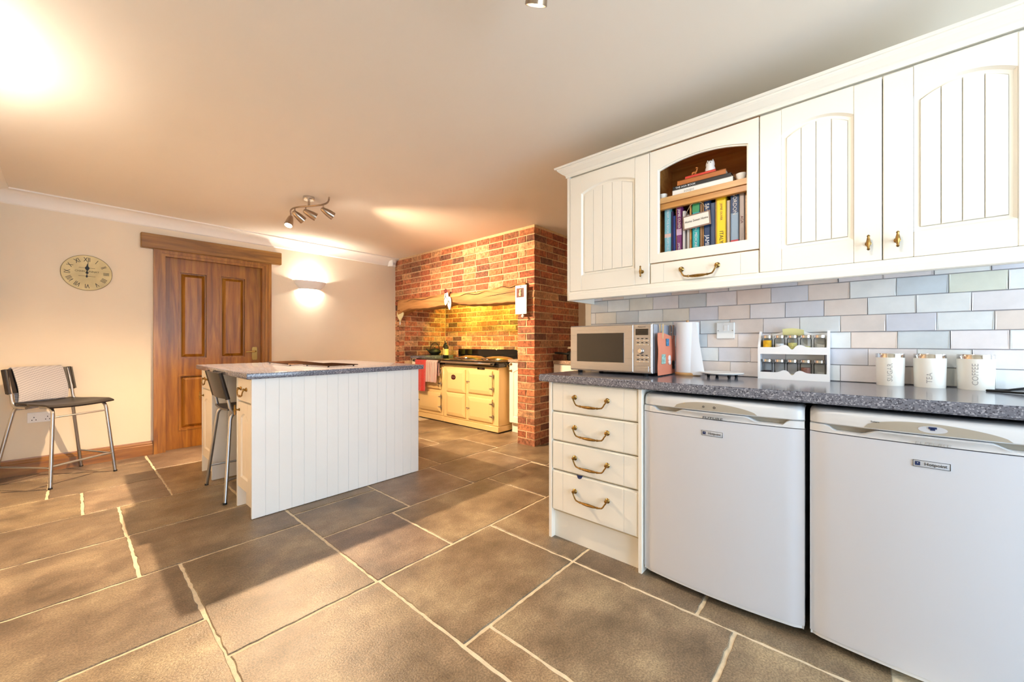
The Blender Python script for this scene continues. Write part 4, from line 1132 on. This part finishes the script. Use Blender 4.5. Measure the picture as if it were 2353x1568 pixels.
# ================================================================== CLOCK
ck = thing('wall_clock', 'round cream wall clock with Roman numerals', 'clock', (.088, FAR, 1.729))
CC = Vector((.088, FAR, 1.729)); CR = .157
part('case', MB().lathe([(0, 0), (CR, 0), (CR, .018), (CR-.003, .021), (CR-.006, .020), (0, .020)], CC, 48, (0, -1, 0)), MT['clock_face'], ck)
part('rim', MB().tube([(CC.x+(CR-.001)*math.cos(t*2*pi/48), CC.y-.016, CC.z+(CR-.001)*math.sin(t*2*pi/48)) for t in range(48)], .0028, 6, True), MT['clock_ink'], ck)
FC = FY(CC.x, CC.y-.0208, CC.z)
for k, t in enumerate(('XII', 'I', 'II', 'III', 'IIII', 'V', 'VI', 'VII', 'VIII', 'IX', 'X', 'XI')):
    a = -k*pi/6
    lettering('numeral', t, FC @ Matrix.Rotation(a, 4, 'Z') @ Matrix.Translation((0, .117, 0)), .054, MT['clock_black'], ck, sx=.66)
lettering('lettering', 'CHARDONNAY', FC @ Matrix.Translation((0, .012, 0)), .022, MT['clock_ink'], ck, sx=.95)
for z, w in ((-.030, .052), (.044, .05)): part('print_line', MB().box(-w, w, z-.0012, z+.0012, 0, .0005).M(FC), MT['clock_ink'], ck, smooth=False)
part('hour_hand', MB().prism([(-.004, -.004), (.004, -.004), (.003, .02), (.012, .034), (.014, .046), (.006, .058), (.002, .078), (-.002, .078), (-.006, .058), (-.014, .046), (-.012, .034), (-.003, .02)], 'z', .003, .005).M(FC @ Matrix.Rotation(-.02, 4, 'Z')), MT['clock_black'], ck, smooth=False)
part('minute_hand', MB().prism([(-.004, -.042), (.004, -.042), (.007, -.030), (.002, -.02), (.002, .0), (.003, .05), (.001, .105), (-.001, .105), (-.003, .05), (-.002, 0), (-.002, -.02), (-.007, -.030)], 'z', .006, .008).M(FC @ Matrix.Rotation(-.06, 4, 'Z')), MT['clock_black'], ck, smooth=False)
part('hand_boss', MB().lathe([(.009, 0), (.009, .009), (0, .011)], (0, 0, 0), 14).M(FC), MT['clock_black'], ck)

# ================================================================== WALL LIGHTS
def sconce(label, loc, rz, energy):
    o = thing('wall_light', label, 'wall light', loc, rz, group='white plaster wall lights')
    def sh(a, c):
        th = -pi*a; wt_, wb_ = .200, .118; k = c**.75
        w = wb_+(wt_-wb_)*k; d = .060+.050*k
        return Vector((w*math.cos(th), d*math.sin(th), -.048+.098*c))
    part('shade', MB().sheet(sh, 24, 8, .006), MT['white_ceramic'], o, local=True)
    part('bracket', MB().box(-.03, .03, -.02, 0, -.03, .03, .002), MT['plastic_white'], o, local=True, smooth=False)
    part('bulb', MB().lathe([(0, -.028), (.014, -.024), (.018, 0), (.014, .024), (0, .028)], (0, -.052, 0), 12), MT['hot_bulb'], o, local=True)
    lamp('wall_light_lamp', 'POINT', (0, -.052, .0), energy, SOFT, o, shadow_soft_size=.025)
    return o
sconce('white plaster half-bowl wall light beside the door', (2.00, FAR, 1.825), 0, 42)
sconce('white plaster half-bowl wall light on the left wall', (LW, 2.75, 1.825), math.radians(90), 46)

# alarm sensor in the corner
sn = thing('alarm_sensor', 'white alarm sensor in the corner under the coving', 'sensor', (3.16, FAR, 2.235))
part('body', MB().prism([(3.10, FAR), (3.215, FAR), (3.215, FAR-.02), (3.19, FAR-.07), (3.14, FAR-.075), (3.105, FAR-.03)], 'z', 2.235, 2.325, .006), MT['plastic_white'], sn)
part('lens', MB().box(3.145, 3.185, FAR-.079, FAR-.07, 2.255, 2.29, .003), MT['badge'], sn)

# ================================================================== SPOTLIGHT BARS
def spot_bar(label, c, rz, heads, lamps, lc=WARM):
    """c: ceiling point; heads: list of (t along bar, aim world vector, energy)"""
    o = thing('spotlight_bar', label, 'ceiling light', c, rz, group='curved ceiling spotlight bars')
    R = Matrix.Rotation(rz, 4, 'Z')
    part('canopy', MB().lathe([(0, 0), (.045, 0), (.045, -.022), (.040, -.028), (0, -.028)], (0, 0, 0), 24), MT['chrome'], o, local=True)
    part('stem', MB().tube([(0, 0, -.02), (0, 0, -.078)], .009, 10), MT['nickel'], o, local=True)
    L_ = .33
    bar = lambda t: Vector((L_*t, .055*math.sin(pi*t), -.078))
    part('bar', MB().tube([bar(-1+2*k/28) for k in range(29)], .0075, 8), MT['nickel'], o, local=True)
    for i, (t, aim, en) in enumerate(heads):
        p = bar(t); a = (R.inverted() @ Vector((*aim, 0)).to_3d().to_4d()).to_3d() if False else R.to_3x3().inverted() @ Vector(aim).normalized()
        joint = p + Vector((0, 0, -.045))
        h = part('head', MB().lathe([(0, -.020), (.012, -.018), (.019, -.008), (.026, .018), (.032, .050), (.034, .078), (.0345, .088), (.031, .088), (.030, .060), (.0, .052)], joint, 20, a), MT['nickel'], o, local=True)
        part('arm', MB().tube([p, joint], .0055, 8), MT['nickel'], h, local=True)
        part('bulb', MB().lathe([(0, .066), (.028, .066), (.022, .074), (0, .078)], joint, 16, a), MT['hot_bulb'] if en else MT['white_ceramic'], h, local=True)
        if en:
            l = lamp('spot_lamp', 'SPOT', joint + a*.092, en, lc, o, shadow_soft_size=.022, spot_size=math.radians(lamps[i]), spot_blend=.85)
            l.rotation_euler = a.to_track_quat('-Z', 'Y').to_euler()
    return o
c1_ = Vector((1.345, 3.515, CE))
spot_bar('curved spotlight bar with four nickel heads over the island', c1_, math.radians(95), [
    (.92, (-.5, -.42, -1.5), 330), (.42, (1.5, .1, -1.0), 90), (.08, (1.8, -.38, -.8), 140), (-.42, (1.7, -.1, -.78), 100)], (144, 95, 84, 100))
spot_bar('curved spotlight bar near the wall cabinets, mostly out of view', Vector((.79, .44, CE)), math.radians(60), [
    (.92, (.4, .5, -.95), 3), (.35, (1.2, .2, -.75), 7), (-.3, (1.2, -.4, -.75), 14), (-.9, (-.6, .6, -1.0), 6)], (84, 84, 84, 84), NEUTRAL)

# ================================================================== RANGE COOKER
AX = 3.40
ag = thing('range_cooker', 'cream enamel range cooker with black top in the brick recess', 'cooker', (3.72, 3.74, 0))
part('body', MB().box(AX, 4.06, 3.215, 4.262, .085, .80, .006), MT['aga_enamel'], ag)
part('companion_body', MB().box(AX+.004, 4.06, 4.266, 4.86, .085, .80, .006), MT['aga_enamel'], ag)
part('plinth', MB().box(AX-.012, 4.06, 3.213, 4.262, .014, .083, .004), MT['aga_enamel'], ag)
part('plinth', MB().box(AX-.008, 4.06, 4.267, 4.86, .014, .083, .004), MT['aga_enamel'], ag)
part('base', MB().box(AX+.02, 4.04, 3.23, 4.84, 0, .02), MT['black_rubber'], ag)
part('top_plate', MB().box(AX-.03, 4.08, 3.195, 4.875, .800, .872, .012, 3), MT['black_enamel'], ag)
part('back_plate', MB().box(4.04, 4.085, 3.22, 4.70, .872, 1.005, .004), MT['black_enamel'], ag)
def aga_door(yl, yr, z0, z1, m='aga_enamel', hinges=True, hinge_r=True):
    w, h = yl-yr, z1-z0
    mb = MB(); lv = [(0, 0), (.0, .014), (.012, .022), (.05, .030)]
    Rg = [[mb.bm.verts.new((a, b_, wz)) for a, b_ in ((i, i), (w-i, i), (w-i, h-i), (i, h-i))] for i, wz in lv]
    for A_, B_ in zip(Rg, Rg[1:]):
        for k in range(4): mb._q((A_[k], A_[(k+1) % 4], B_[(k+1) % 4], B_[k]))
    mb._q(Rg[-1])
    d = part('oven_door', mb.M(FX(AX, yl, z0)), MT[m], ag, smooth=False)
    if hinges:
        for z in (z0+h*.27, z0+h*.80):
            part('hinge', MB().tube([(w-.085, z-z0, .024), (w-.02, z-z0, .022), (w+.004, z-z0, .018)], [.0035, .008, .009], 8).lathe([(.009, -.022), (.009, .022)], (w+.012, z-z0, .018), 10, (0, 1, 0)).M(FX(AX, yl, z0)), MT['chrome'], d)
        part('hinge_pin', MB().tube([(w+.012, h*.1, .018), (w+.012, h*.95, .018)], .0035, 6).M(FX(AX, yl, z0)), MT['chrome'], d)
        part('latch', MB().tube([(-.012, h*.50, .03), (.045, h*.50, .032)], [.010, .004], 8).tube([(-.008, h*.40, .024), (-.008, h*.52, .03)], [.005, .007], 8).M(FX(AX, yl, z0)), MT['chrome'], d)
    return d
aga_door(3.745, 3.312, .455, .752); aga_door(3.745, 3.312, .115, .407)
bd_ = aga_door(4.183, 3.801, .437, .748, hinges=False); aga_door(4.183, 3.801, .116, .430, hinges=False)
aga_door(4.82, 4.315, .455, .752); aga_door(4.82, 4.315, .137, .406)
part('badge', MB().lathe([(0, .004), (.045, .004), (.047, .002), (.047, 0)], (0, 0, 0), 24).M(FX(AX-.030, 4.02, .640) @ Matrix.Diagonal((1, .72, 1, 1))), MT['dark_red'], bd_, 'dark red oval badge')
lettering('lettering', 'AGA', FX(AX-.0345, 4.02, .640), .040, MT['chrome'], bd_)
tp = part('thermometer_plate', MB().box(AX-.006, AX+.002, 3.455, 3.585, .762, .790, .002), MT['black_enamel'], ag)
lettering('lettering', 'AGA', FX(AX-.0066, 3.52, .776), .024, MT['chrome'], tp)
for yc_ in (4.03, 3.50):
    ld = part('hotplate_lid', MB().lathe([(0, .052), (.08, .050), (.15, .040), (.20, .022), (.215, .006), (.215, 0)], (3.70, yc_, .872), 40), MT['chrome'], ag)
    part('lid_handle', MB().tube(bez([(3.475, yc_-.06, .885), (3.445, yc_-.06, .900), (3.445, yc_+.06, .900), (3.475, yc_+.06, .885)]), .007, 8), MT['chrome'], ld)
part('flue_cover', MB().lathe([(.06, 0), (.06, .04), (.05, .05), (0, .05)], (3.98, 3.25, .872), 20), MT['black_enamel'], ag)
rail = part('towel_rail', MB().tube([(AX-.075, 3.27, .842), (AX-.075, 4.84, .842)], .0125, 12), MT['chrome'], ag)
for y in (3.25, 4.25, 4.85):
    part('rail_bracket', MB().tube([(AX-.02, y, .842), (AX-.06, y, .842), (AX-.078, y, .842)], [.02, .016, .018], 10).tube([(AX-.075, y-.018, .842), (AX-.075, y+.018, .842)], .018, 12), MT['black_enamel'], rail)
# towels over the rail
def towel(name, label, y0, y1, zf, zb, m, ph, seg=44):
    def tw(a, c):
        y = y0+(y1-y0)*a; s_ = c*(zf+zb+.05)
        rip = .008*math.sin(a*13+ph)
        if s_ < zf: z = .842-zf+s_; k = 1-s_/zf; x = AX-.075-.016-.004-rip*k*.9-.006*k; y += .012*(a-.5)*k
        elif s_ < zf+.05:
            t = (s_-zf)/.05*pi; x = AX-.075-.017*math.cos(t); z = .842+.017*math.sin(t)
        else: t = (s_-zf-.05)/zb; x = AX-.075+.017+.004*math.sin(a*9)*t; z = .842-zb*t
        return Vector((x, y, z))
    return solo(name, MB().sheet(tw, 20, seg, .004), MT[m], label, 'towel', (AX-.075, (y0+y1)/2, .5))
towel('tea_towel', 'red towel hanging on the cooker rail', 4.80, 4.545, .43, .25, 'red_towel', 0)
towel('tea_towel', 'pale tea towel with dark red stripes hanging on the cooker rail', 4.54, 4.285, .29, .20, 'striped_cloth', 1.5)

# base cabinets either side of the cooker
cb = thing('base_cabinet', 'cream base cabinet between the cooker and the brick pier', 'cabinet', (3.80, 2.98, 0))
part('body', MB().box(3.56, 4.06, 2.78, 3.175, .12, .862), MT['cream_paint'], cb, smooth=False)
part('plinth', MB().box(3.60, 4.06, 2.78, 3.175, 0, .12), MT['cream_paint'], cb, smooth=False)
d = cab_door(cb, FX(3.56, 3.170, .13), .385, .725, planks=1, st=.065, br=.07)
bail_handle(d, FX(3.54, 3.135, .80) @ Matrix.Rotation(-pi/2, 4, 'Z'), .04)
part('worktop', MB().box(3.53, 4.09, 2.778, 3.185, .862, .898, .004), MT['worktop_pink'], cb)
cb2 = thing('base_cabinet', 'cream base cabinet left of the cooker with dark worktop', 'cabinet', (3.8, 4.98, 0))
part('body', MB().box(3.45, 4.06, 4.885, 5.09, .0, .862), MT['cream_paint'], cb2, smooth=False)
part('worktop', MB().box(3.42, 4.09, 4.88, 5.095, .862, .902, .004), MT['worktop'], cb2)

# kettle, bottles
kz = .9025; kc = Vector((3.80, 4.985, kz))
kt = thing('teapot', 'black cast iron teapot with hoop handle left of the cooker', 'teapot', kc)
part('trivet', MB().lathe([(.08, 0), (.09, .004), (.09, .010), (0, .012)], kc, 24), MT['iron'], kt)
part('body', MB().lathe([(0, .010), (.055, .010), (.085, .030), (.098, .055), (.085, .085), (.055, .104), (.030, .110), (0, .112)], kc, 28), MT['iron'], kt)
part('lid_knob', MB().lathe([(.008, .110), (.006, .120), (.010, .128), (0, .134)], kc, 12), MT['iron'], kt)
part('spout', MB().tube([kc+Vector((-.06, .04, .06)), kc+Vector((-.095, .062, .085)), kc+Vector((-.115, .075, .105))], [.020, .013, .010], 10), MT['iron'], kt)
part('handle', MB().tube([kc+Vector((-.068*math.cos(t)*.85, .068*math.cos(t)*.6, .092+.105*math.sin(t))) for t in [pi*k/16 for k in range(17)]], .006, 8), MT['iron'], kt)
for (x, y, h, lb) in ((3.86, 4.80, .285, 'taller dark oil bottle with pale label by the teapot'), (3.80, 4.70, .255, 'shorter dark oil bottle with pale label by the teapot')):
    zb_ = .8722
    b2 = thing('oil_bottle', lb, 'bottle', (x, y, zb_), group='oil bottles by the cooker')
    part('glass', MB().lathe([(0, 0), (.034, 0), (.036, .004), (.036, h*.58), (.030, h*.68), (.014, h*.78), (.013, h*.92), (0, h*.92)], (x, y, zb_), 20), MT['bottle_green'], b2)
    part('cap', MB().lathe([(.014, h*.90), (.014, h), (0, h)], (x, y, zb_), 14), MT['gold'], b2)
    part('label_sticker', MB().lathe([(.0364, h*.15), (.0364, h*.52)], (x, y, zb_), 20), MT['label_paper'], b2)

# hanging things on the beam
def at_beam(y): return beamx(y)
x = at_beam(2.66)-.012
cal = thing('hanging_calendar', 'long white hanging calendar with a small photo at the end of the oak beam', 'calendar', (x, 2.665, 1.40))
part('sheet', MB().box(x-.004, x+.004, 2.587, 2.742, 1.405, 1.712, .001), MT['paper'], cal, smooth=False)
part('photo', MB().box(x-.0055, x-.003, 2.622, 2.722, 1.585, 1.682), MT['photo_dark'], cal, smooth=False)
part('figure', MB().lathe([(0, 0), (.015, .006), (.018, .03), (.010, .05), (.014, .062), (.008, .075), (0, .078)], (x-.0055, 2.668, 1.592), 12), MT['heart_cream'], cal)
part('pin', MB().lathe([(.006, 0), (0, .006)], (x-.004, 2.665, 1.700), 8, (-1, 0, 0)), MT['black_rubber'], cal)
part('pendant', MB().lathe([(0, 0), (.012, .006), (.018, .022), (.012, .036), (0, .042)], (x, 2.64, 1.362), 12), MT['white_ceramic'], cal)
part('cord', MB().tube([(x, 2.64, 1.40), (x, 2.64, 1.43)], .0015, 5), MT['peg_wood'], cal)
x = at_beam(3.87)-.034
ff_ = thing('hanging_ornament', 'hanging pair of white flip-flop shaped plaques on the oak beam', 'ornament', (x, 3.87, 1.52))
def sole(cy, cz, s_, rot):
    pts = []
    for k in range(24):
        a = 2*pi*k/24; w = .036*(1+.28*math.sin(a)); pts.append((w*math.cos(a)*s_, .085*math.sin(a)*s_))
    return MB().prism(pts, 'z', 0, .008, .002).M(FX(x, cy, cz) @ Matrix.Rotation(rot, 4, 'Z'))
p1_ = part('plaque', sole(3.885, 1.66, 1.0, -.12), MT['white_ceramic'], ff_)
part('strap', MB().tube([(x-.010, 3.915, 1.65), (x-.016, 3.885, 1.69), (x-.010, 3.855, 1.65)], .003, 6).tube([(x-.016, 3.885, 1.69), (x-.010, 3.88, 1.72)], .003, 6), MT['ink'], p1_)
p2_ = part('plaque', sole(3.835, 1.60, 1.0, .10).M(Matrix.Translation((.010, 0, 0))), MT['white_ceramic'], ff_)
part('strap', MB().tube([(x-.001, 3.862, 1.585), (x-.006, 3.835, 1.63), (x-.001, 3.808, 1.585)], .003, 6), MT['ink'], p2_)
bo = MB()
for a in (.4, 1.3, 2.3, 3.4, 4.4, 5.4): bo.lathe([(0, -.004), (.014, 0), (0, .006)], (x-.012, 3.885+.018*math.cos(a), 1.755+.018*math.sin(a)), 8, (-1, 0, 0))
part('bow', bo, MT['dark_red_deco'], ff_, 'dark red bow')
part('cord', MB().tube([(x-.004, 3.885, 1.75), (x+.002, 3.878, 1.80), (BX-.002, 3.87, 1.825)], .002, 5), MT['peg_wood'], ff_)
# heart on the left jamb
hx = BX-.014
hh = thing('hanging_heart', 'cream heart ornament hanging at the corner of the brick recess', 'ornament', (hx, 5.045, 1.40))
hp_ = []
for k in range(36):
    t = 2*pi*k/36; hp_.append((16*math.sin(t)**3*.0052, (13*math.cos(t)-5*math.cos(2*t)-2*math.cos(3*t)-math.cos(4*t))*.0058))
part('heart', MB().prism(hp_, 'z', 0, .014, .003).M(FX(hx+.010, 5.045, 1.505)), MT['heart_cream'], hh)
part('bow', MB().tube([(hx-.008, 5.11, 1.585), (hx-.012, 5.045, 1.578), (hx-.008, 4.98, 1.59)], [.004, .010, .004], 6), MT['dark_red_deco'], hh)
part('cord', MB().tube([(hx, 5.045, 1.55), (hx-.002, 5.045, 1.60), (hx-.02, 5.045, 1.66)], .0018, 5), MT['peg_wood'], hh)
part('tassel', MB().lathe([(.004, .045), (.010, .03), (.006, .012), (.008, 0), (0, 0)], (hx, 5.045, 1.365), 8), MT['paper'], hh)

# hood lamp behind the beam
hl = thing('hood_light', 'small extractor light fixed above the cooker behind the beam', 'light', (3.72, 3.8, 1.745))
part('housing', MB().box(3.62, 3.82, 3.3, 4.7, 1.729, 1.747, .003), MT['steel_tube'], hl, smooth=False)
for y in (3.55, 4.45):
    part('lens', MB().lathe([(0, -.022), (.03, -.022), (.03, -.016)], (3.72, y, 1.745), 16), MT['hot_bulb'], hl)
    lamp('hood_lamp', 'SPOT', Vector((0, y-3.8, -.03)), 34, YEL, hl, shadow_soft_size=.03, spot_size=math.radians(150), spot_blend=.5, aim=(1, .12, -.75))

# ================================================================== RECESS BESIDE THE PIER
rc = thing('base_cabinet', 'cream base cabinet in the recess behind the wall end', 'cabinet', (3.8, 2.0, 0))
part('body', MB().box(3.53, 4.09, 1.42, 2.50, .10, .868), MT['cream_paint'], rc, smooth=False)
part('plinth', MB().box(3.58, 4.09, 1.42, 2.50, 0, .10), MT['cream_paint'], rc, smooth=False)
part('worktop', MB().box(3.50, 4.095, 1.41, 2.49, .868, .906, .004), MT['worktop_pink'], rc)
for a, c in ((2.49, 2.22), (2.215, 1.83), (1.825, 1.43)):
    drawer_front(rc, FX(3.53, a, .70), a-c, .155, seams=False)
    cab_door(rc, FX(3.53, a, .12), a-c, .57, planks=1, st=.06)
pn = thing('saucepan', 'black saucepan with a long handle in the recess by the brick pier', 'saucepan', (3.68, 2.30, .9062))
part('pan', MB().lathe([(0, 0), (.095, 0), (.105, .01), (.108, .085), (.102, .085), (.098, .012), (0, .008)], (3.68, 2.30, .9062), 28), MT['iron'], pn)
part('lid', MB().lathe([(.108, .086), (.09, .098), (.02, .106), (.014, .125), (0, .127)], (3.68, 2.30, .9062), 28), MT['iron'], pn)
part('handle', MB().tube([(3.58, 2.33, .975), (3.55, 2.42, .985), (3.54, 2.49, .988)], [.010, .012, .011], 8), MT['iron'], pn)
fp = thing('frying_pan', 'dark frying pan lying on the recess worktop under the saucepan handle', 'frying pan', (3.66, 2.05, .9062))
part('pan', MB().lathe([(0, 0), (.11, 0), (.135, .04), (.130, .04), (.106, .006), (0, .006)], (3.66, 2.05, .9062), 28), MT['black_rubber'], fp)
part('handle', MB().tube([(3.55, 2.12, .94), (3.53, 2.20, .945)], .010, 8), MT['black_rubber'], fp)
solo('folded_cloth', MB().box(3.60, 3.76, 2.23, 2.37, 1.0335, 1.045, .004, 2).box(3.605, 3.755, 2.235, 2.365, 1.0455, 1.056, .004, 2), MT['page'], 'folded beige cloth on the saucepan lid', 'cloth', (3.68, 2.30, 1.0335))
